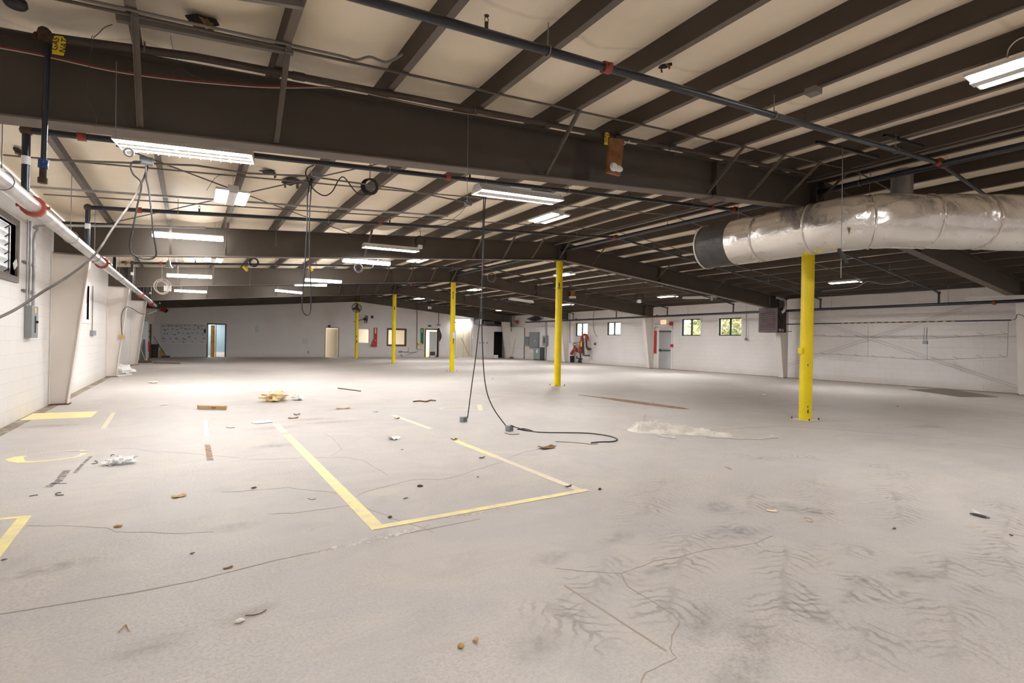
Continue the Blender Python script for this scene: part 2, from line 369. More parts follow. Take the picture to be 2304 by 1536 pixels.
def insul():
    m = bpy.data.materials.new('cream vinyl roof insulation'); m.use_nodes = True; nt = m.node_tree; N = nt.nodes; L = nt.links; b = N['Principled BSDF']; b.inputs['Roughness'].default_value = .6
    g = N.new('ShaderNodeNewGeometry')
    n = N.new('ShaderNodeTexNoise'); n.inputs['Scale'].default_value = .9; n.inputs['Detail'].default_value = 5; L.new(g.outputs['Position'], n.inputs['Vector'])
    r = N.new('ShaderNodeValToRGB'); r.color_ramp.elements[0].position = .3; r.color_ramp.elements[1].position = .7
    r.color_ramp.elements[0].color = (.78,.66,.49,1); r.color_ramp.elements[1].color = (.86,.75,.60,1); L.new(n.outputs['Fac'], r.inputs['Fac'])
    # taped cross seams every 1.52 m along the hall, browned and slightly wavy
    s = N.new('ShaderNodeSeparateXYZ'); L.new(g.outputs['Position'], s.inputs[0])
    n2 = N.new('ShaderNodeTexNoise'); n2.inputs['Scale'].default_value = 1.1; L.new(g.outputs['Position'], n2.inputs['Vector'])
    a = N.new('ShaderNodeMath'); a.operation = 'MULTIPLY_ADD'; a.inputs[1].default_value = .35; L.new(n2.outputs['Fac'], a.inputs[0]); L.new(s.outputs[1], a.inputs[2])
    p = N.new('ShaderNodeMath'); p.operation = 'PINGPONG'; p.inputs[1].default_value = .915; L.new(a.outputs[0], p.inputs[0])
    q = N.new('ShaderNodeMapRange'); q.inputs['From Min'].default_value = .04; q.inputs['From Max'].default_value = 0.; q.inputs['To Max'].default_value = .5; L.new(p.outputs[0], q.inputs['Value'])
    n3 = N.new('ShaderNodeTexNoise'); n3.inputs['Scale'].default_value = 4.; L.new(g.outputs['Position'], n3.inputs['Vector'])
    qq = N.new('ShaderNodeMath'); qq.operation = 'MULTIPLY'; L.new(q.outputs[0], qq.inputs[0]); L.new(n3.outputs['Fac'], qq.inputs[1])
    x = N.new('ShaderNodeMix'); x.data_type = 'RGBA'; L.new(qq.outputs[0], x.inputs[0]); L.new(r.outputs[0], x.inputs[6]); x.inputs[7].default_value = (.30,.21,.11,1); L.new(x.outputs[2], b.inputs['Base Color'])
    n4 = N.new('ShaderNodeTexNoise'); n4.inputs['Scale'].default_value = 3.; n4.inputs['Detail'].default_value = 3; L.new(g.outputs['Position'], n4.inputs['Vector'])
    bp = N.new('ShaderNodeBump'); bp.inputs['Strength'].default_value = .25; bp.inputs['Distance'].default_value = .06; L.new(n4.outputs['Fac'], bp.inputs['Height']); L.new(bp.outputs[0], b.inputs['Normal'])
    return m
M['insul'] = insul()
# ================================================================ THE SHELL
def wall(name, axis, c, th, u0, u1, z0, ztop, holes, m, parent=None):
    """slab across axis ('x' or 'y'), from c to c+th, with rectangular holes (u0,u1,z0,z1); ztop may be a function of u"""
    us = sorted({u0, u1, *[h[0] for h in holes], *[h[1] for h in holes], *([XC] if axis == 'y' and u0 < XC < u1 else [])})
    zs = sorted({z0, *[h[2] for h in holes], *[h[3] for h in holes]}); b = MB()
    zt = ztop if callable(ztop) else (lambda u: ztop)
    for i in range(len(us)-1):
        a, e = us[i], us[i+1]
        for k in range(len(zs)):
            lo = zs[k]; mid = ((a+e)/2, lo+.001)
            if any(h[0] <= mid[0] <= h[1] and h[2] <= mid[1] <= h[3] for h in holes): continue
            ha, he = (zs[k+1], zs[k+1]) if k+1 < len(zs) else (zt(a), zt(e))
            if axis == 'x': b.prism([(c,a,lo),(c,e,lo),(c,e,he),(c,a,ha)], (th,0,0))
            else: b.prism([(a,c,lo),(e,c,lo),(e,c,he),(a,c,ha)], (0,th,0))
    return b.build(name, m, parent)
fl = MB(); fl.box((XL-.3, YN, -.2), (XR+.3, YF+7, 0)); floor_o = struct(fl.build('floor', M['floor'], origin=V((0,0,0))))
def RP(px, py): return at(px, py, x=XR)
def LP(px, py): return at(px, py, x=XL)
def FP(px, py): return at(px, py, y=YF)
def yr(*p): q = [RP(*a) for a in p]; return min(v.y for v in q), max(v.y for v in q), min(v.z for v in q), max(v.z for v in q)
RWIN = [yr((1296,727),(1322,756)), yr((1367,725),(1396,754)), yr((1535,718),(1576,755)), yr((1618,716),(1668,755))]
LWIN = (LP(183,700).y, LP(200,700).y, LP(192,718).z, LP(192,640).z)
LVENT = (8.4, LP(35,520).y, LP(33,622).z, LP(35,508).z)
FD1 = (FP(468,770).x, FP(506,770).x, 0, FP(486,730).z)
FD2 = (FP(733,770).x, FP(761,770).x, 0, FP(745,738).z)
FW1 = (FP(806,760).x, FP(831,760).x, FP(815,772).z, FP(815,739).z)
FW2 = (FP(873,760).x, FP(912,760).x, FP(890,776).z, FP(890,741).z)
FD3 = (FP(958,770).x, FP(985,770).x, 0, FP(970,742).z)
struct(wall('wall_left', 'x', XL-.2, .2, YN, YF+.2, 0, 3.62, [LWIN, LVENT], M['wallL']))
struct(wall('wall_right', 'x', XR, .2, YN, YF+.2, 0, 3.57, RWIN, M['wallR']))
struct(wall('wall_far', 'y', YF, .15, XL, XR, 0, lambda x: zr(x)+.19, [FD1, FD2, FW1, FW2, FD3], M['wallF']))
struct(wall('wall_near', 'y', YN-.2, .2, XL-.2, XR+.2, 0, lambda x: zr(x)+.19, [], M['wallR']))
# insulation: a sheet sagging between the purlins
PX = [-1.34+.99*k for k in range(12)]; PX2 = [9.99+.99*k for k in range(13)]
def ceil_mesh():
    b = MB(); xs = []
    edges = [XL]+[x-.05 for x in PX]+[XC]+[x-.05 for x in PX2]+[XR]
    for a, e in zip(edges, edges[1:]):
        n = 8
        for k in range(n): xs.append((a+(e-a)*k/n, k/n, e-a))
    xs.append((XR, 0, 1)); ys = [YN+(YF+.1-YN)*j/110 for j in range(111)]
    vs = [(x, y, zr(x)+.205-(.085 if w > .5 else .02)*math.sin(PI*t)**1.3*(1+.5*mn.noise((x*.9, y*.55, 3)))+.008*mn.noise((x*2, y*1.3, 9))) for y in ys for x, t, w in xs]
    n = len(xs); b.add(vs, [(j*n+i, (j+1)*n+i, (j+1)*n+i+1, j*n+i+1) for j in range(len(ys)-1) for i in range(n-1)])
    return b.build('ceiling', M['insul'], None, 60, origin=V((0,0,0)))
ceil_o = struct(ceil_mesh())
# torn flaps of insulation (parts of the ceiling): a near black patch for the shade in the hole above, a brown flap hanging
def tear(px, py, w, h, k):
    p = at(px, py, r=-.10); random.seed(k); b = MB(); e = .008
    def ragged(a, bb, n):
        return [(p.x+math.cos(2*PI*i/n)*a*random.uniform(.55,1.1), p.y+math.sin(2*PI*i/n)*bb*random.uniform(.55,1.1)) for i in range(n)]
    pg = ragged(w, h, 9); b.prism([(x, y, zr(x)+.085) for x, y in pg], (0,0,e)); b.build('torn_hole_shade', M['hole'], ceil_o)
    b = MB()
    for s in range(3):
        a = random.uniform(0, 2*PI); c = V((p.x+math.cos(a)*w*.6, p.y+math.sin(a)*h*.6, zr(p.x)+.085)); u = V((math.cos(a+1.6), math.sin(a+1.6), 0))
        L_ = random.uniform(.5,.9)*min(w, h)
        b.prism([c-u*L_*.7, c+u*L_*.6, c+u*L_*.2+V((0,0,-L_)), c-u*L_*.2+V((.02,0,-L_*.75))], (.006,.006,0))
    b.build('torn_flap', M['flapbrown'], ceil_o)
for k, t in enumerate([(455,45,.11,.10), (604,385,.14,.1), (655,408,.16,.24), (700,400,.08,.14), (1497,146,.06,.07), (160,512,.14,.3), (280,590,.12,.2), (1290,72,.04,.1), (40,335,.05,.12)]): tear(*t, k)
# ---------------------------------------------------------------- purlins
ORD = 'first second third fourth fifth sixth seventh eighth ninth tenth eleventh twelfth thirteenth'.split()
def purlin(x, label, s=1):
    b = MB(); z = zr(x); y0, y1 = YN, YF
    b.box((x-.064,y0,z),(x-.054,y1,z+.2)); b.cur = 1; b.box((x-.060,y0,z-.006),(x+.004,y1,z+.002)); b.cur = 0; b.box((x-.118,y0,z+.198),(x-.056,y1,z+.204))
    tag(b.build('roof_purlin', [M['purlin'], M['flange']]), label, 'purlin', 'roof purlins')
for k, x in enumerate(PX): purlin(x, f'dark brown roof purlin along the hall, {ORD[k]} from the left wall on the left slope')
for k, x in enumerate(PX2): purlin(x, f'dark brown roof purlin along the hall, {ORD[k]} right of the ridge on the right slope')
# ---------------------------------------------------------------- rafters (frames across the hall)
RL = ['nearest the camera', 'second frame from the camera', 'third frame, at the third yellow column', 'fourth frame from the camera', 'last frame, just before the far wall']
def rafter(i, gy):
    t = thing('rafter_girder', (XC, gy, zb(XC)), f'deep dark brown steel rafter across the hall, {RL[i]}', 'girder', 'steel rafters')
    xa, xb_ = XL+.02, XK
    bot = [(xa,2.85), (-1.69,2.85), (XC,3.89), (21.2,zb(21.2)), (xb_,zb(21.2))]; top = [(xa,zr(xa)), (XC,zr(XC)), (xb_,zr(xb_))]
    MB().prism([(x,gy-.006,z) for x, z in bot]+[(x,gy-.006,z) for x, z in reversed(top)], (0,.012,0)).build('web', M['steel'], t)
    b = MB()
    for (x0,z0),(x1,z1) in zip(bot, bot[1:]): b.prism([(x0,gy-.1,z0-.014),(x1,gy-.1,z1-.014),(x1,gy-.1,z1),(x0,gy-.1,z0)], (0,.2,0))
    b.build('bottom_flange', M['flange'], t)
    b = MB()
    for (x0,z0),(x1,z1) in zip(top, top[1:]): b.prism([(x0,gy-.09,z0-.02),(x1,gy-.09,z1-.02),(x1,gy-.09,z1-.007),(x0,gy-.09,z0-.007)], (0,.18,0))
    b.build('top_flange', M['steel'], t)
    for x, w in ((6.77,.025), (XC-.13,.02), (XC+.13,.02), (14.0,.02), (-1.69,.016), (21.22,.016)):
        MB().box((x-w/2, gy-.095, zb(x)+.001), (x+w/2, gy+.095, zr(x)-.02)).build('stiffener', M['steel'], t)
    if i == 0: MB().box((6.65,gy-.13,zb(6.77)-.06),(6.92,gy+.12,zb(6.77)-.012)).build('splice_plate', M['brace'], t)
    return t
for i, gy in enumerate(GY): rafter(i, gy)
# flange braces from purlin to bottom flange
BX = [(1,0),(2,0),(5,0),(8,0),(9,0),(10,0),(11,0)]
for i in range(4):
    for n, (k, _) in enumerate(BX):
        x = PX[k]-.03; gy = GY[i]; b = MB()
        p, q = V((x, gy-.08, zb(x)+.03)), V((x, gy-.70, zr(x)-.005)); b.beam(p, q, .045, .006, (1,0,0)); b.beam(p+V((.02,0,0)), q+V((.02,0,0)), .006, .04, (1,0,0))
        tag(b.build('flange_brace', M['brace']), f'slim angle brace from purlin down to rafter, {ORD[n]} from the left on {["the nearest rafter","the second rafter","the third rafter","the fourth rafter"][i]}', 'brace', 'flange braces')
for n, x in enumerate((10.85, 13.8, 16.8)):
    for i in (1, 2):
        gy = GY[i]; b = MB(); b.beam((x, gy-.08, zb(x)+.03), (x, gy-.70, zr(x)-.005), .045, .006, (1,0,0))
        tag(b.build('flange_brace', M['brace']), f'slim angle brace right of the ridge, {ORD[n]} from the yellow column on {["","the second rafter","the third rafter"][i]}', 'brace', 'flange braces')
# ---------------------------------------------------------------- tapered wall columns
def wall_col(i, side):
    gy = GY[i]; zt = 2.85 if side < 0 else zb(21.5); X = XL if side < 0 else XK; dn = 1 if side < 0 else -1
    xo, xt, xb_ = X+.004*dn, X+(.56 if side < 0 else .74)*dn, X+(.26 if side < 0 else .30)*dn
    lab = f'white tapered steel wall column on the {"left" if side < 0 else "right"} block wall under {["the nearest rafter","the second rafter","the third rafter","the fourth rafter","the last rafter"][i]}'
    t = thing('tapered_column', (X+.15*dn, gy, 0), lab, 'column', 'tapered wall columns')
    MB().prism([(xo,gy-.01,0),(xb_,gy-.01,0),(xt,gy-.01,zt-.016),(xo,gy-.01,zt-.016)], (0,.02,0)).build('web', M['column'], t)
    MB().prism([(xb_,gy-.1,0),(xb_+.012*dn,gy-.1,0),(xt+.012*dn,gy-.1,zt-.016),(xt,gy-.1,zt-.016)], (0,.2,0)).build('inner_flange', M['column'], t)
    MB().box((min(xo,xo+.012*dn),gy-.1,0),(max(xo,xo+.012*dn),gy+.1,zt-.016)).build('outer_flange', M['column'], t)
    MB().box((min(xo,xb_+.04*dn),gy-.12,0),(max(xo,xb_+.04*dn),gy+.12,.018)).build('base_plate', M['rusty'], t)
for i in (1,2,3,4): wall_col(i, -1)
for i in (0,1,2,3,4): wall_col(i, 1)
# ---------------------------------------------------------------- yellow pipe columns
YC = ['tall yellow pipe column under the silver duct', 'tall yellow pipe column at the second rafter, right of the hanging cables', 'yellow pipe column at the third rafter, with a small notice stuck on it', 'slim yellow pipe column in front of the brown framed window', 'farthest yellow pipe column, with the black fan on it']
cols = []
for i, gy in enumerate(GY):
    y = gy+.1; t = thing('yellow_column', (XC, y, 0), YC[i], 'column', 'yellow pipe columns'); cols.append(t)
    MB().cyl((XC,y,.012), (XC,y,zb(XC)-.03), .108, 24).build('shaft', M['yellow'], t, 40)
    bez(MB().box((XC-.18,y-.18,0),(XC+.18,y+.18,.012)).build('base_plate', M['wornline'], t), .004)
    MB().box((XC-.15,y-.12,zb(XC)-.034),(XC+.15,y+.12,zb(XC)-.016)).build('cap_plate', M['steel'], t)
    for sx in (-1, 1):
        for sy in (-1, 1): MB().cyl((XC+.16*sx,y+.16*sy,.014),(XC+.16*sx,y+.16*sy,.05),.013,6).build('anchor_bolt', M['rusty'], t)
def scuff(t, px, py, w, h, k):
    y = t.location.y; random.seed(k); b = MB(); c = at(px, py, y=y-.1); a0 = math.atan2(-y, -XC)+(px-at_col_px(t))*.05
    pts = []
    for j in range(10):
        a = 2*PI*j/10; da, dz = math.cos(a)*w*random.uniform(.5,1), math.sin(a)*h*random.uniform(.5,1)
        pts.append((XC+.1095*math.cos(a0+da/.108), y+.1095*math.sin(a0+da/.108), c.z+dz))
    b.prism(pts, (-.001*math.cos(a0),-.001*math.sin(a0),0)); b.build('scuff', M['blackscuff'], t)
def at_col_px(t):
    x, y = t.location.x, t.location.y; return 1152+F*(x*cy_-y*sy_)/(x*sy_+y*cy_)
scuff(cols[0],1823,925,.018,.05,1); scuff(cols[0],1822,915,.012,.02,2); scuff(cols[0],1820,821,.012,.03,3)
scuff(cols[1],1256,640,.03,.10,4); scuff(cols[1],1256,648,.05,.05,5); scuff(cols[2],1017,664,.04,.22,6); scuff(cols[3],886,693,.04,.16,7); scuff(cols[4],803,757,.05,.14,8); scuff(cols[4],803,768,.05,.16,9)
bz = cols[0]; b = MB(); p = at(1801, 789, y=5.3)   # switch box and conduit strapped to the first column
b.box((p.x-.035,p.y-.05,p.z-.055),(p.x+.035,p.y+.03,p.z+.055)); bez(b.build('switch_box', M['yellow'], bz), .004)
MB().tube([(p.x+.02,p.y,p.z+.05),(p.x+.03,p.y-.005,p.z+.25),(p.x+.032,p.y-.008,3.3)], .011, 8).build('conduit', M['yellow'], bz, 60)
n_ = at(1019, 754, y=GY[2]-.012); b = MB(); b.box((n_.x-.02,n_.y-.012,n_.z-.13),(n_.x+.1,n_.y-.008,n_.z+.12)); nt_ = b.build('notice', M['label'], cols[2])
b = MB(); random.seed(3)
for k in range(5): b.box((n_.x+.0,n_.y-.014,n_.z-.36+k*.045),(n_.x+.06*random.uniform(.6,1),n_.y-.010,n_.z-.33+k*.045))
b.build('printed_lines', M['ink'], nt_)
# ---------------------------------------------------------------- windows
def window(n, axis, c, u0, u1, z0, z1, dirn, trim, fm, mull=True):
    """slider set in the wall thickness; dirn = +1 if the room lies towards -axis side"""
    t = bpy.data.objects.new(f'window_{n}', None); C.objects.link(t); t.location = V((c, (u0+u1)/2, z0)) if axis == 'x' else V(((u0+u1)/2, c, z0)); t['kind'] = 'structure'
    def bx(a, b_, lo, hi, d0, d1):
        return ((c+d0*dirn, a, lo), (c+d1*dirn, b_, hi)) if axis == 'x' else ((a, c+d0*dirn, lo), (b_, c+d1*dirn, hi))
    def add(b, *q):
        l, h = bx(*q); b.box([min(i, j) for i, j in zip(l, h)], [max(i, j) for i, j in zip(l, h)])
    b = MB(); f = .045; d0, d1 = .05, .10
    add(b,u0,u1,z0,z0+f,d0,d1); add(b,u0,u1,z1-f,z1,d0,d1); add(b,u0,u0+f,z0,z1,d0,d1); add(b,u1-f,u1,z0,z1,d0,d1)
    if mull: m_ = (u0+u1)/2; add(b,m_-.04,m_+.04,z0,z1,d0-.01,d1)
    b.build('window_frame', fm, t); b = MB(); add(b,u0+.02,u1-.02,z0+.02,z1-.02,.075,.08); b.build('pane', M['glass'], t)
    if trim:
        b = MB(); w = .10; add(b,u0-w,u1+w,z0-w,z0,-.018,.04); add(b,u0-w,u1+w,z1,z1+w,-.018,.04); add(b,u0-w,u0,z0,z1,-.018,.04); add(b,u1,u1+w,z0,z1,-.018,.04); b.build('window_casing', M['white'], t)
    return t
for n, h in enumerate(RWIN): window(n+1, 'x', XR, *h, 1, True, M['black'])
window(5, 'x', XL, *LWIN, -1, True, M['white'], False)
t = window(6, 'y', YF, *FW2, 1, False, M['brownframe'], False)
b = MB()
for a, e, lo, hi in ((FW2[0]-.09,FW2[1]+.09,FW2[2]-.09,FW2[2]),(FW2[0]-.09,FW2[1]+.09,FW2[3],FW2[3]+.09),(FW2[0]-.09,FW2[0],FW2[2],FW2[3]),(FW2[1],FW2[1]+.09,FW2[2],FW2[3])): b.box((a,YF-.025,lo),(e,YF+.03,hi))
b.build('window_casing', M['brownframe'], t)
window(7, 'y', YF, *FW1, 1, False, M['white'], False)
# louvred exhaust opening high on the left wall
t = thing('louvre_vent', (XL, (LVENT[0]+LVENT[1])/2, LVENT[2]), 'wood framed wall vent with tilted metal louvre blades, high on the left wall', 'vent'); b = MB(); w = .09
for a, e, lo, hi in ((LVENT[0]-w,LVENT[1]+w,LVENT[2]-w,LVENT[2]),(LVENT[0]-w,LVENT[1]+w,LVENT[3],LVENT[3]+w),(LVENT[0]-w,LVENT[0],LVENT[2],LVENT[3]),(LVENT[1],LVENT[1]+w,LVENT[2],LVENT[3])): b.box((XL-.05,a,lo),(XL+.03,e,hi))
b.build('vent_frame', M['brace'], t)
nb = 6; hz = (LVENT[3]-LVENT[2])/nb
for k in range(nb):
    z = LVENT[2]+hz*(k+.5); MB().cbox((XL-.09,(LVENT[0]+LVENT[1])/2,z), (.004,LVENT[1]-LVENT[0],hz*1.05), Matrix.Rotation(.45,3,'Y')).build('louvre_blade', M['label'], t)
    MB().beam((XL-.06,LVENT[1]-.25,z-.02),(XL-.005,LVENT[1]-.25,z+.03),.03,.01).build('blade_clip', M['black'], t)
MB().box((XL-.02,LVENT[1]-.26,LVENT[2]+.05),(XL-.008,LVENT[1]-.24,LVENT[3]-.06)).build('link_rod', M['black'], t)
MB().cbox((XL+.05,LVENT[1]-.22,LVENT[2]+.16),(.01,.16,.1),Matrix.Rotation(.5,3,'X')).build('broken_blade', M['label'], t)
# ================================================================ LIGHT FIXTURES
def tube_light(p, q, label, n=2, lit=True, w=.27, guard=False, wires=True, group='fluorescent tube lights', wall_=None):
    p, q = V(p), V(q); d = (q-p).normalized(); L_ = (q-p).length; s = d.cross(V((0,0,1))).normalized(); u = s.cross(d)
    t = thing('tube_light', (p+q)/2+u*.06, label, 'light', group)
    def P(a, b_, c): return p+d*a+s*b_+u*c
    b = MB(); prof = [(-w/2,.0),(-w/2+.012,.0),(-.07,.052),(.07,.052),(w/2-.012,.0),(w/2,.0),(.06,.075),(.06,.10),(-.06,.10),(-.06,.075)]
    b.prism([P(0,x,z) for x, z in prof], d*L_); b.build('hood', M['housing'], t)
    for a in (0, L_-.006): MB().prism([P(a,-w/2,0),P(a,-.06,.1),P(a,.06,.1),P(a,w/2,0)], d*.006).build('end_plate', M['housing'], t)
    if n > 1:
        st = w*.62/(n-1)
        for k in range(n-1):
            x = (k-(n-2)/2)*st; g = st/2-.019; b = MB(); b.prism([P(.02,x-g,-.006),P(.02,x+g,-.006),P(.02,x+g*.6,.035),P(.02,x-g*.6,.035)], d*(L_-.04)); b.build('reflector_ridge', M['housing'], t)
    for k in range(n):
        x = (k-(n-1)/2)*(w*.62/max(n-1,1)); MB().cyl(P(.03,x,.012), P(L_-.03,x,.012), .0155, 10).build('tube', M['tube'] if lit else M['deadtube'], t, 50)
    if guard:
        b = MB()
        for k in range(13): a = .04+(L_-.08)*k/12; b.tube([P(a,-w/2,0),P(a,-w*.3,-.03),P(a,w*.3,-.03),P(a,w/2,0)], .0012, 4)
        b.build('wire_guard', M['wire'], t)
    if wires:
        for a in (.12, L_-.12):
            c = P(a,0,.1); b = MB(); zt = zr(c.x)
            if zt-c.z > .06: b.tube([P(a-.04,0,.1), c+V((0,0,min(.08,zt-c.z)))], .0016, 4); b.tube([P(a+.04,0,.1), c+V((0,0,min(.08,zt-c.z)))], .0016, 4); b.tube([c+V((0,0,min(.08,zt-c.z))), V((c.x,c.y,zt))], .0016, 4); b.build('hanger_wire', M['wire'], t)
    return t
def lens_light(p, q, label, w=.16):
    p, q = V(p), V(q); d = (q-p).normalized(); L_ = (q-p).length; s = d.cross(V((0,0,1))).normalized(); u = s.cross(d)
    t = thing('tube_light', (p+q)/2+u*.05, label, 'light', 'fluorescent tube lights')
    def P(a, b_, c): return p+d*a+s*b_+u*c
    MB().prism([P(.012,x,z) for x, z in ((-w/2,.03),(-w*.42,0),(-w*.25,-.018),(w*.25,-.018),(w*.42,0),(w/2,.03),(w/2,.055),(-w/2,.055))], d*(L_-.024)).build('lit_lens', M['lensB' if p.y > 16 else 'lens'], t)
    MB().prism([P(0,x,z) for x, z in ((-w*.45,.056),(w*.45,.056),(w*.36,.085),(-w*.36,.085))], d*L_).build('body', M['housing'], t)
    for a0 in (0, L_-.012): MB().prism([P(a0,x,z) for x, z in ((-w/2,.03),(-w*.25,-.02),(w*.25,-.02),(w/2,.03),(w/2,.056),(-w/2,.056))], d*.012).build('end_plate', M['housing'], t)
    for a0 in (.15, L_-.15):
        c = P(a0,0,.085)
        if zr(c.x)-c.z > .05: MB().tube([c, V((c.x,c.y,zr(c.x)))], .002, 4).build('hanger_wire', M['wire'], t)
    return t
def LL(a, b_, y, label): return lens_light(at(*a, y=y), at(*b_, y=y), label)
def TL(a, b_, ya, yb, *r, **k): return tube_light(at(*a, y=ya), at(*b_, y=yb), *r, **k)
TL((262,325),(570,360),6.30,6.10,'wide three tube light with wire guard under the nearest rafter, left of the others',n=3,w=.34,guard=True,wires=False)
TL((1072,432),(1255,456),5.52,5.52,'white hooded two tube light hung just below the nearest rafter, at the hanging cords',n=2,w=.30)
LL((342,530),(503,541),12.15,'lit tube light hung in front of the second rafter, nearest the left wall')
TL((817,556),(940,567),11.9,11.9,'white hooded lit tube light in front of the second rafter with a short chain below',n=2)
LL((770,587),(877,596),13.3,'lit tube light just behind and below the second rafter')
LL((375,621),(477,625),19.3,'lit tube light in front of the third rafter near the left wall')
LL((662,641),(735,643),21.6,'lit tube light just beyond the third rafter, left one of a staggered pair')
LL((685,631),(768,636),18.6,'lit tube light in front of the third rafter, right one of a staggered pair')
LL((392,655),(465,658),26.8,'small distant lit tube light in front of the fourth rafter near the left wall')
LL((618,654),(680,660),26.4,'small distant lit tube light in front of the fourth rafter, away from the left wall')
TL((1147,674),(1198,681),19.7,19.7,'unlit white strip light in the third bay right of the yellow columns',n=2,lit=False)
tube_light(at(1033,677,y=31.0),at(1070,673,y=31.0)+V((0,-.2,0)),'unlit white strip light hanging far off behind the third yellow column',n=2,lit=False)
p = at(1538,672,y=16.2); tube_light(p, at(1610,671,y=14.6),'unlit white strip light near the right wall above the first wall window',n=2,lit=False)
U4a = at(2172,676,x=19.9); tube_light(U4a, U4a+V((.35,-1.9,.0)),'long unlit strip light hanging by wires near the right wall column',n=2,lit=False,w=.2)
for k, (a, e) in enumerate((((1026,718),(1057,718)),((1025,727),(1056,727)))):
    pa, pb = at(*a,y=YF-.25), at(*e,y=YF-.25); tube_light(pa,pb,['upper of two lit tube lights over the cream double door on the far wall','lower of two lit tube lights over the cream double door on the far wall'][k],n=2,w=.2,wires=False)
def high_bay(c, label, L_=.85, w=.44, lit=True, wires=True):
    c = V(c); t = thing('panel_light', c, label, 'light', 'two strip ceiling lights'); a = RS if c.x < XC else -RS
    b = MB(); b.box((c.x-w/2,c.y-L_/2,c.z),(c.x+w/2,c.y+L_/2,c.z+.03)); b.box((c.x-w*.13,c.y-L_/2,c.z-.022),(c.x+w*.13,c.y+L_/2,c.z)); b.box((c.x-.07,c.y-L_/2,c.z+.03),(c.x+.07,c.y+L_/2,c.z+.085)); bez(b.build('housing', M['housing'], t), .004)
    for s in (-1, 1):
        x = c.x+s*w*.31; MB().box((x-w*.15,c.y-L_/2+.03,c.z-.003),(x+w*.15,c.y+L_/2-.03,c.z-.0005)).build('lamp_strip', M['panelB' if c.y > 14 else 'panel'] if lit else M['deadtube'], t)
    if wires:
        for s in (-1, 1):
            y = c.y+s*L_*.36; zt = zr(c.x)
            if zt-c.z > .1: MB().tube([(c.x,y,c.z+.085),(c.x,y,zt)], .002, 4).build('hanger_wire', M['wire'], t)
    return t
HB = [((.49,8.75,3.40),'lit two strip ceiling light beyond the nearest rafter, above the left cables'),
 ((6.0,8.35,3.80),'lit two strip ceiling light beyond the nearest rafter, above the floor cable boxes'),
 ((.48,15.6,3.32),'lit two strip ceiling light just beyond the second rafter, toward the left wall'),
 ((6.0,15.3,3.82),'lit two strip ceiling light just beyond the second rafter, left of the yellow column'),
 ((12.1,15.75,3.93),'lit two strip ceiling light right behind the second yellow column'),
 ((12.2,23.3,3.92),'lit two strip ceiling light beyond the third rafter, right of the third yellow column'),
 ((12.2,30.7,3.92),'distant lit two strip ceiling light beyond the fourth rafter, near the small fan'),
 ((17.9,30.2,3.44),'distant lit two strip ceiling light over the dark doorway in the far right corner'),
 ((17.8,22.9,3.45),'lit two strip ceiling light above the red pump assembly'),
 ((17.9,15.8,3.45),'lit two strip ceiling light above the grey exit door'),
 ((17.9,8.5,3.45),'lit two strip ceiling light above the wire rack on the right wall'),
 ((6.62,1.52,4.02),'large lit two strip ceiling light nearest the camera, with looping white cables')]
for c, l in HB: high_bay(c, l, .95 if c[1] < 2 else .85, .46 if c[1] < 2 else .44)
high_bay((17.9,1.0,3.45),'added unseen two strip ceiling light in the near bay by the right wall'); high_bay((.48,.1,3.42),'added unseen two strip ceiling light in the near bay by the left wall'); high_bay((12.2,.4,3.95),'added unseen two strip ceiling light in the near bay right of the ridge')  # three unseen lamps, added to light the foreground
# white flex loops over the nearest lamp
b = MB(); c = V((6.62,1.52,4.1))
b.tube(smooth_path([at(2209,133,y=1.9), at(2222,118,y=1.85), at(2245,108,y=1.8), at(2262,117,y=1.75), at(2268,130,y=1.72)]), .006, 6)
b.tube(smooth_path([at(2266,128,y=1.72), at(2270,110,y=1.66), at(2285,93,y=1.6), at(2304,84,y=1.5), at(2330,84,y=1.4)]), .006, 6)
tag(b.build('light_cable', M['palecable'], None, 60), 'white flexible cable looping over the large lamp nearest the camera', 'cable')
# ================================================================ SPRINKLER PIPES
SM = -1.36                                                # silver main along the left wall
def sp(x, y, r=.22): return V((x, y, zr(x)-r))
LY = [3.25, 6.68, 10.2, 13.6, 17.4, 21.2, 25.0, 28.9, 32.6]
names = ['nearest the camera','just beyond the nearest rafter','just before the second rafter','just beyond the second rafter','in the middle of the third bay','just beyond the third rafter','in the middle of the fourth bay','just beyond the fourth rafter','farthest from the camera']
def coupling(t, p, d, r=.032, n='coupling', m='redfit'):
    p = V(p); d = V(d).normalized(); b = MB()
    b.cyl(p-d*.035, p+d*.035, r*1.45, 12); u = d.cross(V((0,0,1))).normalized(); b.cbox(p+u*r*1.6,(.03,.03,.03)); b.cbox(p-u*r*1.6,(.03,.03,.03)); b.build(n, M[m], t, 40)
def ringhanger(t, p, zt, r=.036, d=(1,0,0), m='wire'):
    b = MB(); p = V(p); b.torus(p, r+.006, .005, d, 14, 5); b.tube([p+V((0,0,r+.005)), p+V((0,0,r+.05))], .007, 5)
    if zt-p.z > r+.06: b.tube([p+V((0,0,r+.05)), V((p.x,p.y,zt))], .0045, 5)
    b.build('ring_hanger', M[m], t, 60)
def head(t, p, s=1):
    p = V(p); b = MB(); b.cyl(p, p+V((0,0,.05*s)), .014, 8); b.tube([p+V((-.012,0,.05*s)), p+V((-.014,0,.075*s)), p+V((0,0,.095*s))], .003, 5); b.tube([p+V((.012,0,.05*s)), p+V((.014,0,.075*s)), p+V((0,0,.095*s))], .003, 5)
    b.cyl(p+V((0,0,.095*s)), p+V((0,0,.099*s)), .018, 10); b.build('sprinkler_head', M['rustfit'], t, 40)
YRT = [3.4, 7.1, 10.9, 14.75, 18.6, 22.4, 26.4, 30.2, 33.6]
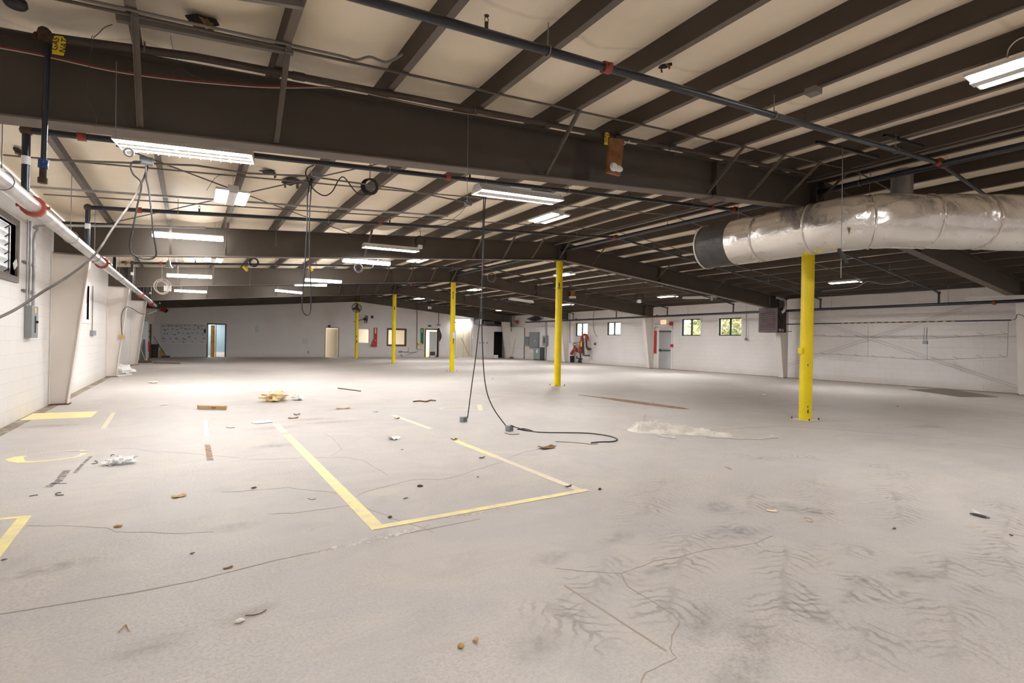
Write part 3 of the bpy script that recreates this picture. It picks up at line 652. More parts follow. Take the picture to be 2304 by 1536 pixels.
def branch(i, yl):
    r = .033; near = i == 0; y = yl
    def sp(x, y_=None, q=.22):
        f = max(0, (x-SM)/(21.08-SM)); return V((x, yl+(YRT[i]-yl)*f*f, zr(x)-q))
    t = thing('sprinkler_pipe', sp(XC, y), f'black sprinkler branch pipe across the hall, {names[i]}', 'pipe', 'sprinkler branch pipes')
    x0 = SM; xe = 20.6; xs = [SM,2,5,8,XC-.02]; ye = YRT[i]
    MB().tube([sp(x) for x in xs], r, 12).build('left_run', M['pipe'], t, 60)
    MB().tube([sp(x) for x in (XC+.02,12,14,16,18,19.5,xe)], r*.9, 12).build('right_run', M['pipe'], t, 60)
    if not near:
        MB().ball(sp(x0,y), .055).build('elbow', M['rustfit'], t, 60); rs = MB().cyl(sp(x0,y), (x0,y,2.67), r, 12).build('riser', M['pipe'], t, 60)
        b = MB(); b.cyl((x0-.0,y-.001,2.95),(x0-.0,y-.001,3.03),r+.002,12); b.build('riser_label', M['label'], rs, 60)
    MB().tube([sp(xe), V((XW,ye,zr(XW)-.24)), V((XW,ye,2.84))], r, 10).build('drop_riser', M['pipe'], t, 60)
    MB().ball((XW,ye,zr(XW)-.24), .05).build('elbow', M['rustfit'], t, 60)
    for x in ([2.9] if near else [-.95, 3.05, 8.9] if i == 1 else [-.72, 3.2]): coupling(t, sp(x,y), (1,0,RS))
    y = sp(XC).y; coupling(t, sp(XC,y,.21), (1,0,0), .045); MB().cyl(sp(XC-.16,y), sp(XC+.16,y,.215), .05, 12).build('tee', M['redfit'], t, 60)
    if i < 6:
        for k, x in enumerate([-.2, 2.2, 5.2, 8.3, 11.2, 14.2, 17.2] if not near else [2.3, 5.3, 8.2]): ringhanger(t, sp(x,y), zr(x)-.0)
        for x in ([1.76, 5.9] if near else [.1, 3.4, 6.6, 12.4, 15.5]): head(t, sp(x,y,.19))
    return t
for i, y in enumerate(LY): branch(i, y)
t = thing('silver_pipe', (SM,17,2.62), 'long silver sprinkler main running along the left wall', 'pipe')
MB().tube([(SM,-3,2.62),(SM,14,2.61),(SM,28.8,2.67)], .07, 18).build('pipe_run', M['silverpipe'], t, 60)
for y in (6.99, 11.75, 20.2, 25.5): coupling(t, (SM,y,2.615), (0,1,0), .072)
for y in (5.95, 8.9, 10.9, 14.4, 18.2, 22.5, 26.8): ringhanger(t, (SM,y,2.615), zr(SM), .075, (0,1,0))
t = thing('ridge_pipe', (XC+.1,16,4.1), 'thick black sprinkler main running the length of the hall under the ridge', 'pipe')
MB().tube([(XC,YN,zr(XC)-.24),(XC,34,zr(XC)-.24)], .05, 14).build('pipe_run', M['pipe'], t, 60)
for y in (1.2, 4.4, 8.6, 12.2, 16): ringhanger(t, (XC,y,zr(XC)-.24), zr(XC), .053, (0,1,0))
tag(MB().tube([(XC-.28,YN,zr(XC)-.10),(XC-.28,30,zr(XC)-.10)], .022, 10).build('ridge_conduit', M['conduit'], None, 60), 'grey conduit beside the thick black main under the ridge', 'conduit')
# right wall main with the lower gas pipe
t = thing('water_main', (XW,18,2.9), 'black sprinkler main running along the right wall above the windows', 'pipe')
MB().tube([(XW,2,2.855),(XW,14,2.845),(XW,28.9,2.80),(XW,32,2.79)], .052, 14).build('pipe_run', M['pipe'], t, 60)
for y in (5.7, 12.5, 19.3, 26.1): coupling(t, (XW,y,2.84), (0,1,0), .052)
for y in (6.85, 10.5, 14.1, 17.3, 20.0): ringhanger(t, (XW,y,2.84), zr(XW), .055, (0,1,0))
t = thing('gas_line', (XW,9,2.33), 'thin black gas pipe along the right wall from the mauve heater, spotted with old tape', 'pipe')
MB().tube([(XW,12.25,2.283),(XW,5.31,2.283)], .022, 10).build('pipe_run', M['pipe'], t, 60)
for k in range(16): y = 10.1-.223*k; MB().tube([(XW,y,2.283),(XW,y-.09,2.283)], .0235, 8).build('tape_wrap', M['tan'], t, 60)
MB().tube(smooth_path([(XW,5.31,2.283),(XW-.05,5.2,2.31),at(2290,707,x=XW-.1),at(2304,712,x=XW-.1),at(2312,730,x=XW-.1)]), .009, 6).build('cable_tail', M['cable'], t, 60)
# ---------------------------------------------------------------- brown gas pipe along the near rafter, with its tag
t = thing("gas_pipe", (3,4.86,3.8), "brown gas pipe along the nearest rafter with a valved drop at its left end", "pipe")
pts = [at(108,84,y=4.9)]+[V((x,4.86,zr(x)-.045)) for x in (0,2.5,5,7,9.0)]
MB().tube(pts, .03, 12).build('pipe_run', M['gaspipe'], t, 60)
a = at(100,74,y=4.9); c = at(120,84,y=4.9)
MB().ball(a,.042).build('elbow', M['rustfit'], t, 60); MB().cyl(a, a+V((0,.0,-.07)), .034, 10).build('street_elbow', M['rustfit'], t, 60); MB().cyl(at(85,84,y=4.98), at(118,88,y=4.9), .038, 10).build('union', M['rustfit'], t, 60)
MB().tube([at(108,90,y=4.9), at(98,360,y=4.9)], .017, 12).build('drop_pipe', M['pipe'], t, 60)
MB().tube([at(98,360,y=4.9), at(96,405,y=4.9)], .021, 12).build('drip_leg', M['rustfit'], t, 60); MB().tube([at(96,400,y=4.9), at(96,412,y=4.9)], .028, 10).build('end_cap_fitting', M['rustfit'], t, 60)
MB().cyl(at(98,360,y=4.9), at(97,378,y=4.9), .03, 10).build('valve_body', M['blueknob'], t, 60); MB().beam(at(97,369,y=4.86), at(108,371,y=4.86), .02, .012).build('valve_handle', M['blueknob'], t)
for x in (-.33, 2.5, 5.5): MB().torus((x,4.86,zr(x)-.045), .036, .006, (1,0,0), 12, 5).build('strap', M['brace'], t)
cp = [coupl for coupl in (.72, )]
for x in cp: MB().cyl((x,4.86,zr(x)-.045),(x+.1,4.86,zr(x+.1)-.045),.036,10).build('coupling', M['gaspipe'], t, 60)
def ytag(pxs, y, label, txt, tilt):
    q = [at(*p, y=y) for p in pxs]; t = thing('pipe_tag', sum(q, V())/len(q), label, 'tag', 'yellow gas pipe tags')
    card = MB().prism(q, (0,.003,0)).build('card', M['yellowtag'], t)
    c = sum(q, V())/len(q); hgt = max(v.z for v in q)-min(v.z for v in q)
    for k, s in enumerate(txt): text(s, hgt*.36, c+V((.028-.056*k,-.002,-.005))*(hgt/.17), (PI/2, -PI/2+tilt, 0), M['ink'], card)
    return t
ytag([(119,82),(124,80),(142,82),(149,91),(146,116),(143,125),(117,121)], 4.83, 'bright yellow card tag with handwritten ink hanging from the gas pipe elbow', ['NAT', 'GAS'], .12)
ytag([(1361,299),(1367,297),(1372,303),(1370,326),(1360,325)], 4.80, 'small yellow card tag beside the hanging wooden board', ['NAT', 'GAS'], 0)
# ---------------------------------------------------------------- conduits and struts under the purlins
cx = [at(-30,8,y=4.5).x, -.4, .66, 2, 3.5, 6.8, 8.5, 9.5]
tag(MB().tube([V((x,4.47,zr(x)-.018)) for x in cx]+[V((x,4.47,zr(x)-.02)) for x in (9.9, 12, 15)], .012, 8).build('conduit', M['brownconduit'], None, 60), 'long thin dusty conduit crossing the roof just before the nearest rafter', 'conduit', 'roof conduits')
pts = [V((x,4.40,zr(x)-.02)) for x in (-1.2,-.5,.3,1.0)]+[at(800,135,y=4.3), at(832,128,y=4.2), at(870,140,y=4.1), at(905,122,y=3.95)]
tag(MB().tube(smooth_path(pts), .011, 8).build('conduit', M['conduit'], None, 60), 'second dusty conduit bending up into a purlin near the top of the picture', 'conduit', 'roof conduits')
def strut(p, q, label, m='conduit', w=.041):
    p, q = V(p), V(q); b = MB(); d = (q-p).normalized(); s = d.cross(V((0,0,1))).normalized(); u = s.cross(d)
    b.prism([p+s*x*w+u*z*w for x, z in ((-.5,0),(.5,0),(.5,1),(.25,1),(.25,.9),(.4,.9),(.4,.1),(-.4,.1),(-.4,.9),(-.25,.9),(-.25,1),(-.5,1))], q-p)
    return tag(b.build('strut_channel', M[m]), label, 'strut', 'strut channels')
strut(at(262,47,r=.05), at(660,124,r=.05), 'slotted strut channel under the two conduits at the upper left')
strut(at(520,-6,r=.05), at(683,20,r=.05), 'slotted strut channel cut off by the top of the picture', 'conduit')
strut(at(1838,322,r=.055), at(1975,357,r=.055), 'dark strut channel carrying the duct rods, the one toward the rafter', 'black')
strut(at(1990,307,r=.055), at(2076,332,r=.055), 'short dark strut channel holding the sprinkler pipe near the ridge', 'black')
strut((-1.9,9.55,3.05+.28), (4.4,9.62,zr(4.4)-.13), 'long grey strut channel crossing between the first two rafters', 'galv', .03)
for y, l in ((10.35,'thin grey conduit crossing just before the second rafter'),(8.35,'thin grey conduit crossing the middle of the first bay'),(15.2,'thin grey conduit crossing just beyond the second rafter'),(22.8,'thin grey conduit crossing just beyond the third rafter')):
    tag(MB().tube([V((x,y,zr(x)-.03)) for x in (-1.9, 2, 6, 9.4)]+[V((x,y+.1,zr(x)-.03)) for x in (10, 14, 19)], .011, 8).build('conduit', M['conduit'], None, 60), l, 'conduit', 'roof conduits')
tag(MB().tube([at(280,385,y=6.9)+V((-.6,0,0)), at(440,372,y=6.9), at(560,390,y=6.9), at(690,396,y=6.9), at(900,425,y=6.9), at(1050,455,y=6.9)], .011, 8).build('conduit', M['conduit'], None, 60), 'grey conduit linking the cable junction boxes beyond the nearest rafter', 'conduit', 'roof conduits')
for k, (px, py, l) in enumerate(((2304,52,'conduit along a purlin to the square junction box at the upper right'),)):
    tag(MB().tube([(5.51,-1,zr(5.51)-.012),(5.51,2.98,zr(5.51)-.012)], .010, 8).build('conduit', M['brownconduit'], None, 60), l, 'conduit', 'roof conduits')
tag(bez(MB().box((5.44,2.90,zr(5.5)-.075),(5.57,3.02,zr(5.5)-.012)).build('junction_box', M['conduit']), .004), 'small square junction box under a purlin at the upper right', 'box', 'junction boxes')
tag(MB().tube([(8.36,-1,zr(8.36)-.015),(8.36,3.6,zr(8.36)-.015)], .012, 8).build('conduit', M['conduit'], None, 60), 'conduit along a purlin just left of the ridge', 'conduit', 'roof conduits')
# X bracing rods
def rod(p, q, l, r=.009): tag(MB().tube([p, q], r, 6).build('brace_rod', M['rod'], None, 60), l, 'rod', 'roof bracing rods')
rod(V((-.75,7.45,zr(-.75)-.05)), V((3.3,12.6,zr(3.3)-.05)), 'diagonal roof bracing rod, from the nearest rafter down to the second one, left bay')
rod(V((-1.5,12.7,zr(-1.5)-.05)), V((2.6,6.3,zr(2.6)-.05)), 'diagonal roof bracing rod crossing the other one in the left bay')
rod(at(1262,476,r=.05), at(1445,448,r=.05), 'diagonal bracing rod near the two strip lamp right of the hanging cords')
rod(at(1275,588,y=12.6), at(1380,565,r=.04), 'thin bracing rod rising right from the second yellow column')
rod(at(1545,508,r=.05), at(1600,535,r=.05), 'short rod behind the open end of the duct', .006)
# red and white wires along the top of the near rafter
for k, (m, l, dz) in enumerate((('redwire','sagging red wire along the top of the nearest rafter',0),('palecable','sagging pale wire along the top of the nearest rafter',5),('redwire','second red wire drooping below the first along the nearest rafter',2.5))):
    pts = [at(px, py+dz*(1 if px < 700 else .3), y=5.04) for px, py in ((-30,98),(100,122),(250,155),(400,176),(560,190),(650,193),(740,196),(800,203),(900,226),(1000,246),(1100,262),(1195,276))]
    tag(MB().tube(smooth_path(pts, 4), .0045, 5).build('wire', M[m], None, 60), l, 'wire', 'rafter wires')
# ---------------------------------------------------------------- hanging wooden board with its white lamp
b0 = [at(1372,309,y=4.78), at(1405,314,y=4.78), at(1396,395,y=4.78), at(1367,388,y=4.78)]
t = thing('wooden_board', b0[3], 'brown wooden board hanging on the nearest rafter with a white round fitting on it', 'board')
MB().prism(b0, (0,.035,0)).build('plank', M['wood'], t)
c = at(1379,376,y=4.74); MB()._lathe(c, [(.05,0),(.055,-.01),(.04,-.04),(.001,-.043)], V((0,1,0)), 14).build('round_socket', M['housing'], t, 40)
c2 = at(1391,379,y=4.75); MB().ball(c2,.075,12,(1.0,.45,.55)).build('white_cover', M['housing'], t, 60)
MB().tube([at(1403,326,y=4.77), at(1417,316,y=4.75), at(1416,318,y=4.7)], .008, 6).build('metal_arm', M['galv'], t, 60)
MB().tube([at(1385,311,y=4.80), at(1384,297,y=4.85)], .01, 6).build('hanger', M['black'], t, 60)
p = at(1280,652,y=GY[2]-.2); t = thing('wooden_board', p, 'small brown board with a white fitting on the third rafter', 'board')
q = [at(1284,653,y=GY[2]-.16), at(1294,653,y=GY[2]-.16), at(1294,666,y=GY[2]-.16), at(1284,666,y=GY[2]-.16)]; MB().prism(q, (0,.03,0)).build('plank', M['wood'], t)
q = [at(1283,666,y=GY[2]-.2), at(1296,666,y=GY[2]-.2), at(1296,671,y=GY[2]-.2), at(1283,671,y=GY[2]-.2)]; MB().prism(q, (0,.1,0)).build('white_fitting', M['housing'], t)
# ================================================================ SILVER DUCT
def duct():
    R = .425; ax = [(8.92,6.85,3.34),(8.92,6.2,3.34),(8.92,5.3,3.34),(8.92,4.75,3.345),(8.97,4.35,3.35),(9.12,4.05,3.355),(9.35,3.82,3.36)]
    dx, dy = math.cos(.575), -math.sin(.575)
    p = ax[-1]; ax += [(p[0]+dx*s, p[1]+dy*s, 3.365) for s in (.5,1.0,1.5,2.,2.5,3.2,4.5)]
    pts = smooth_path(ax, 7); t = thing('duct', (9.2,4,2.95), 'large round silver foil wrapped duct hanging below the roof on the right', 'duct')
    def sleeve(a, e, name, m, dr=0., k0=1):
        b = MB(); seg = pts[a:e]; n = 56; fr = []
        for i, p in enumerate(seg):
            tt = (seg[min(i+1,len(seg)-1)]-seg[max(i-1,0)]).normalized(); s = tt.cross(V((0,0,1))).normalized(); u = s.cross(tt)
            for k in range(n):
                an = 2*PI*k/n; q = p+s*math.cos(an)+u*math.sin(an); gi = a+i
                w = .018*mn.noise(q*1.7+V((k0,0,0)))+.008*mn.noise(q*6)
                for bd in bands: w -= .022*math.exp(-((gi-bd)/1.1)**2)*(1+.6*mn.noise(q*5)) ; 
                for bd in bands: w += .012*math.exp(-((gi-bd)/5)**2)*mn.noise(V((an*5, bd, 1)))
                fr.append(p+(s*math.cos(an)+u*math.sin(an))*(R+dr+w))
        m_ = len(seg); b.add(fr, [(i*n+k, i*n+(k+1)%n, (i+1)*n+(k+1)%n, (i+1)*n+k) for i in range(m_-1) for k in range(n)]); return b.build(name, M[m], t, 70)
    bands = [11, 21, 36, 50, 62, 74]
    sleeve(7, len(pts), 'foil_wrap', 'foil'); sleeve(0, 8, 'bare_end_section', 'duct dark', .004)
    q = pts[0]; b = MB(); b._lathe(q+V((0,.012,0)), [(R-.06,0),(R+.02,0),(R+.02,-.03),(R-.06,-.03)], V((0,1,0)), 40); b.build('torn_insulation_rim', M['cloth'], t, 40)
    q = at(1905,508,y=3.6); q = at(1906,513,x=8.56); MB().prism([q, q+V((0,-.05,0)), q+V((0,-.03,-.11))], (.004,0,0)).build('torn_patch', M['flapbrown'], t)
    for gi in bands[:5]:
        p = pts[gi]; tt = (pts[gi+1]-pts[gi-1]).normalized(); b = MB(); b.torus(p, R-.006, .012, tt, 40, 5); b.build('tape_band', M['foil'], t, 60)
    return t
duct()
tag(MB().tube([(10.57,4.12,3.3),(10.57,4.12,zr(10.57)+.12)], .165, 24).build('vent_pipe', M['galv'], None, 60), 'grey vertical vent pipe through the roof just behind the silver duct', 'vent pipe')
for k, (px, pt, pb, dd, l) in enumerate(((1662,465,598,6.15,'thin threaded rod hanging at the open end of the duct'),(1896,340,625,3.85,'thin threaded rod hanging in front of the duct bend'),(1960,355,430,4.3,'thin threaded rod behind the duct bend'),(2218,330,440,4.0,'thin threaded rod over the right end of the duct'))):
    top = at(px, pt, y=dd); tag(MB().tube([V((top.x,top.y,zr(top.x)-.03)), at(px-4, pb, y=dd)], .006, 6).build('threaded_rod', M['wire'], None, 60), l, 'rod', 'duct hanging rods')
b = MB(); a = at(1885,585,y=3.6); b.beam(at(1888,562,y=3.7), at(1905,590,y=3.9), .04, .04); tag(b.build('duct_bracket', M['black']), 'dark bracket under the duct bend', 'bracket')
# ================================================================ CABLES
def pts_at(lst, y):
    out = []
    for i, p in enumerate(lst):
        yy = y if not isinstance(y, (tuple, list)) else y[0]+(y[1]-y[0])*i/(len(lst)-1)
        out.append(at(p[0], p[1], y=yy))
    return out
def cable(lst, y, r, m, label, cat='cable', group=None, name='cable', n=6):
    return tag(MB().tube(smooth_path(pts_at(lst, y), n), r, 6).build(name, M[m], None, 60), label, cat, group)
def jbox(p, s, label, m='greybox', name='junction_box', cat='box', group='junction boxes'):
    return tag(bez(MB().cbox(p, s).build(name, M[m]), .004), label, cat, group)
jbox(at(330,362,y=6.75), (.12,.07,.07), 'grey junction box above the left cable loop, beyond the nearest rafter')
jbox(at(712,394,y=6.9), (.12,.07,.06), 'grey junction box at the top of the long hanging cord loop')
jbox(at(1053,457,y=7.0), (.10,.07,.07), 'grey junction box left of the hooded tube light')
cable([(318,364),(300,364),(294,375),(300,392),(316,408),(318,425),(309,462),(298,520),(292,548),(297,570),(318,581),(340,582),(351,574),(351,560),(345,525),(341,480),(335,430),(329,400),(328,372)],6.7,.009,'cable','black cord hanging in a wide loop under the left junction box','cord')
cable([(332,372),(326,395),(318,412),(300,448),(255,512),(214,572),(160,617),(98,655),(40,693),(-6,716),(-60,740)],(7.35,5.0),.011,'greycable','thick dusty cable sagging from the junction box to the left edge, across the silver pipe')
cable([(700,400),(692,440),(691,500),(686,600),(680,672),(681,698),(690,709),(698,700),(700,660),(697,600),(696,500),(699,440),(702,400)],6.85,.0075,'cable','black cord hanging in a long narrow loop left of the picture centre','cord')
cable([(706,372),(692,378),(688,392),(697,415),(714,433),(732,440),(748,430),(760,408),(770,398),(780,405),(797,428),(812,438),(828,436)],6.9,.008,'cable','black cord swagged from the junction box to the black coil','cord')
def coil(px, py, y, R, n, label, m='cable', r=.008, ax=(.35,1,.1), name='cable_coil', box=None):
    c = at(px, py, y=y); t = thing(name, c, label, 'coil', 'coiled cables'); b = MB(); random.seed(px)
    for k in range(n):
        o = V((random.uniform(-.12,.12), random.uniform(-.3,.3), random.uniform(-.12,.12)))*R; b.torus(c+o, R*random.uniform(.86,1.05), r, V(ax)+V((random.uniform(-.45,.45),0,random.uniform(-.3,.3))), 22, 5)
    b.build('coil', M[m], t, 60)
    zt = zr(c.x); MB().tube([c+V((0,0,R)), V((c.x,c.y,zt))], r*.7, 5).build('lead', M[m], t, 60)
    if box: MB().cbox(c+V((R*box[0],0,R*box[1])), (R*.9,R*.6,R*.75)).build('plug_box', M['housing'], t)
    return t
coil(832,420,6.95,.10,7,'black cable coil hanging just beyond the nearest rafter')
coil(364,645,18.0,.2,5,'pale cable coil with a white plug box, far left under the third rafter','palecable',.008,box=(.7,-.2))
coil(571,590,13.4,.10,5,'black cable coil hanging under the second rafter, left of the long cord loop')
coil(945,543,11.8,.12,5,'dark cable coil at the right end of the hooded lamp before the second rafter',box=(0,-1.1))
coil(806,603,13.6,.11,4,'dark cable coil just below the lamp behind the second rafter')
coil(1438,668,17.6,.20,5,'dark cable coil with a white plug on the third rafter near the right wall',box=(0,-1))
coil(967,683,29.5,.2,4,'small dark cable coil with a white plug near the fourth rafter',box=(0,-1.2))
coil(1849,651,13.5,.17,4,'thin cable coil with a white plug near the first yellow column, by the right wall','greycable',.01,box=(.0,-1.2))
coil(2059,635,7.2,.14,4,'thin grey cable coil under the roof above the wire rack','greycable',.008)
coil(1107,625,14.6,.14,3,'thin grey cable coil behind the second rafter right of the hanging cords','greycable',.008)
# cords dropping to the floor boxes
fb1, fb2 = at(1046,950,z=0), at(1150,971,z=0)
def cord_to(lst, y, label): return cable(lst, y, .0085, 'cable', label, 'cord', None, 'drop_cable')
cord_to([(1089,440),(1087,480),(1086,560),(1084,660),(1073,780),(1061,870),(1052,940)],(7.1,7.58),'dark cord dropping straight to the left grey outlet box on the floor')
cord_to([(1093,440),(1090,480),(1088,560),(1084,680),(1086,790),(1093,870),(1110,918),(1140,960)],(7.0,6.62),'dark cord dropping in a curve to the right grey outlet box on the floor')
for c, l in ((fb1,'grey metal outlet box standing on the floor at the end of the straight cord'),(fb2,'grey metal outlet box on the floor with cords lying over it')):
    t = thing('outlet_box', c, l, 'box', 'outlet boxes on the floor'); bez(MB().cbox(c+V((0,.05,.045)), (.105,.08,.088), Matrix.Rotation(.35,3,'Z')).build('body', M['greybox'], t), .006)
    f = c+V((.0,.05,.045)); R_ = Matrix.Rotation(.35,3,'Z')
    for s in (-.026, .026): MB().cbox(f+R_ @ V((s,-.042,0)), (.03,.006,.05), R_).build('outlet', M['conduit'], t)
fl_c = [at(px,py,z=.008) for px, py in ((1138,961),(1160,972),(1190,969),(1215,972),(1262,973),(1320,974),(1368,980),(1389,988),(1378,993),(1350,994),(1330,996))]
fl_c = [fb2+V((-.02,-.02,.10))]+[fb2+V((.08,-.03,.06))]+fl_c[2:]
tag(MB().tube(smooth_path(fl_c), .0085, 6).build('loose_cable', M['cable'], None, 60), 'black cord snaking over the floor to the right from the outlet box', 'cord')
tag(MB().tube(smooth_path([at(px,py,z=.006) for px, py in ((1164,966),(1180,964),(1200,970),(1180,968),(1165,965))]), .007, 6).build('loose_cable', M['cable'], None, 60), 'short doubled black cord beside the right outlet box', 'cord')
tag(MB().tube(smooth_path([at(px,py,z=.004) for px, py in ((1250,993),(1290,995),(1330,999),(1345,998))]), .004, 5).build('floor_wire', M['conduit'], None, 60), 'thin wire lying on the floor just before the black cord', 'wire')
tag(MB().tube(smooth_path([at(px,py,z=.004) for px, py in ((1136,974),(1150,977),(1168,976))]), .006, 5).build('floor_stick', M['rusty'], None, 60), 'small rusty rod on the floor below the right outlet box', 'rod')
# thin pull wires and chains hanging down
for px, a, e, y, l in ((262,138,312,4.95,'thin vertical wire hanging before the nearest rafter, left end'),(1053,250,455,5.0,'thin vertical wire hanging before the nearest rafter, in the middle'),(622,505,555,12.0,'short thin wire before the second rafter, between two lamps'),(1522,300,352,4.9,'short thin wire before the nearest rafter, right of the wooden board'),(1952,590,640,9,'thin wire hanging below the duct'),(564,600,650,19.0,'thin pale wire before the third rafter')):
    top = at(px, a, y=y); tag(MB().tube([top, at(px-2, e, y=y)], .003, 5).build('pull_wire', M['wire'], None, 60), l, 'wire', 'hanging thin wires')
cable([(209,80),(206,85),(206,110),(200,150),(197,190),(193,220),(205,240),(217,265),(214,285)],4.7,.0022,'brownconduit','thin brown wire dangling before the nearest rafter at the left','wire',None,'wire')
cable([(253,55),(235,62),(222,75),(210,85)],4.6,.003,'brownconduit','short wire curling off the strut channel at the upper left','wire',None,'wire')
cable([(384,80),(388,105),(402,140),(425,165),(465,182)],4.75,.002,'brownconduit','thin wire trailing from the conduit to the nearest rafter','wire',None,'wire')
cable([(1053,455),(1072,452),(1090,442)],7.0,.005,'cable','short cord between the middle junction box and the hanging cords','cord')
cable([(1050,462),(1030,485),(1000,503),(960,508)],(7.0,10),.005,'cable','thin cord swagged from the middle junction box toward the second rafter','cord')
cable([(852,583),(838,600)],12.0,.007,'palecable','short white pull stick hanging from the hooded lamp','stick')
cable([(465,428),(480,405),(492,395),(500,392)],8.3,.003,'greycable','thin wire rising left of the double strip lamp','wire',None,'wire')
for px, py, l in ((552,604,'small yellow roll hanging under the second rafter'),(699,604,'small yellow tag hanging right of the long cord loop')):
    c = at(px,py,y=13.9); tag(MB().cyl(c+V((-.05,0,.05)), c+V((.05,0,-.05)), .035, 10).build('yellow_roll', M['yellowtag'], None, 40), l, 'roll', 'yellow rolls')
c = at(379,602,y=15); t = thing('pendant_bell', c, 'small silver bell lamp hanging near the far left lamps', 'lamp'); MB()._lathe(c, [(.01,.18),(.04,.16),(.05,.08),(.10,0)], V((0,0,1)), 14).build('shade', M['galv'], t, 40); MB().tube([c+V((0,0,.18)), V((c.x,c.y,zr(c.x)))], .006, 6).build('stem', M['wire'], t, 60)
c = at(290,343,y=6.0); tag(MB().torus(c, .035, .012, (.2,1,.3), 18, 8).build('white_ring', M['housing'], None, 60), 'white plastic ring hanging at the left lamp', 'ring')
for k, (px, py, y) in enumerate(((35,10,4.4),)):
    c = at(px,py,y=y); tag(MB()._lathe(c, [(.001,-.02),(.05,-.015),(.06,0),(.055,.03),(.02,.05)], V((0,0,1)), 16).build('dark_fitting', M['black'], None, 40), 'dark round ceiling fitting cut by the top left corner', 'fitting')
# ================================================================ LEFT WALL
d = at(72,720,y=10.93); ye = at(86,720,x=d.x).y; z0, z1 = at(72,760,y=10.93).z, at(72,687,y=10.93).z
t = thing('disconnect_switch', (XL,11.2,z0), 'grey electrical disconnect box with a handle on the left wall below the conduits', 'electrical box')
enc = bez(MB().box((XL,10.93,z0),(d.x,ye,z1)).build('enclosure', M['greybox'], t), .008)
ym = (10.93+ye)/2; MB().box((d.x,ym-.02,z0+.08),(d.x+.012,ym+.02,z1-.16)).build('handle_slot', M['darkgrey'], t); MB().cyl((d.x+.01,ym,(z0+z1)/2),(d.x+.04,ym,(z0+z1)/2),.02,10).build('handle', M['black'], t); MB().box((d.x,ym-.03,z1-.11),(d.x+.003,ym+.06,z1-.03)).build('warning_label', M['yellowtag'], enc)
for k, (px, l) in enumerate(((61,'thin conduit on the left wall, first from the vent side'),(67,'conduit on the left wall between the other two above the switch box'),(76,'wide conduit on the left wall bending toward the room above the switch box'))):
    y = at(px,600,x=XL+.05).y; r = (.012,.016,.022)[k]
    pts = [V((XL+.05,y,z1)), V((XL+.05,y,2.6)), V((XL+.05,y,2.85))]+([V((XL+.09,y,3.0)), V((XL+.25,y,3.1)), V((.2,y-.4,3.28))] if k == 2 else [V((XL+.05,y,3.1))])
    tag(MB().tube(smooth_path(pts), r, 10).build('conduit', M['galv'], None, 60), l, 'conduit', 'left wall conduits')
for z, l in ((2.42,'upper'),(1.98,'lower')):
    y0_, y1_ = at(57,560,x=XL+.04).y, at(82,560,x=XL+.04).y; tag(MB().box((XL,y0_,z),(XL+.04,y1_,z+.03)).build('conduit_strap', M['conduit']), f'{l} strap holding the conduits on the left wall', 'strap', 'conduit straps')
def wall_item(side, px0, py0, px1, py1, dep, name, label, cat, m, off=0., group=None, parent=None):
    X = XL if side == 'L' else XR; s = 1 if side == 'L' else -1
    a, e = at(px0,py0,x=X+s*off), at(px1,py1,x=X+s*off); off = off or .002; lo = (min(X+s*off,X+s*(off+dep)), min(a.y,e.y), min(a.z,e.z)); hi = (max(X+s*off,X+s*(off+dep)), max(a.y,e.y), max(a.z,e.z))
    o = bez(MB().box(lo,hi).build(name, M[m], parent), .005)
    return o if parent is not None else tag(o, label, cat, group)
t = thing('wall_outlet', LP(206,748), 'small grey outlet box on the left wall, with a conduit down to it', 'outlet'); wall_item('L',202,743,210,754,.06,'outlet_body','','','greybox',parent=t)
p = LP(205,745); MB().cyl((XL+.02,p.y,p.z),(XL+.02,p.y,2.6),.01,8).build('conduit', M['conduit'], t, 60)
c = at(275,758,y=GY[2]-.14); t = thing('outlet_box', c, 'beige outlet box on the second white column, with a looping cable', 'box', 'outlet boxes on columns'); bez(MB().cbox(c,(.14,.07,.12)).build('body', M['tan'], t), .006)
MB().tube(smooth_path([c+V((0,0,.05)),at(273,730,y=20.1),at(274,706,y=20.1),at(283,691,y=20.1),at(296,693,y=20.6),at(312,703,y=21.5),at(328,707,y=23),at(344,702,y=25),at(353,698,y=26)]), .012, 6).build('cord', M['greycable'], t, 60)
# rack of pipe, extinguisher, bin and brooms in the far left corner
t = thing('pipe_stand', at(334,806,z=0), 'black pipe stand against the far left corner', 'pipe stand'); y = 33.0
MB().tube([at(328,806,y=y), at(329,729,y=y), at(339,729,y=y), at(338,806,y=y)], .04, 8).build('pipe_loop', M['gaspipe'], t, 40)
for py in (745, 757, 775): MB().ball(at(338,py,y=y), .06, 8).build('fitting', M['rustfit'], t, 60)
c = at(330,777,y=32.8); t = thing('fire_extinguisher', c, 'dark red fire extinguisher hanging in the far left corner', 'fire extinguisher', 'fire extinguishers')
MB()._lathe(c, [(.05,-.32),(.13,-.3),(.14,.12),(.05,.24),(.03,.34)], V((0,0,1)), 14).build('cylinder', M['red'], t, 40); MB().cbox(c+V((0,0,.36)),(.1,.05,.05)).build('valve_head', M['black'], t)
p = at(346,804,z=0); t = thing('trash_can', p, 'brown grey plastic trash can in the far left corner', 'trash can'); MB()._lathe(p, [(.19,0),(.235,.72),(.26,.74),(.26,.78),(.23,.78)], V((0,0,1)), 18).build('body', M['gaspipe'], t, 40)
MB()._lathe(p, [(.20,.0),(.20,.10)], V((0,0,1)), 18).build('dark_base', M['black'], t, 40)
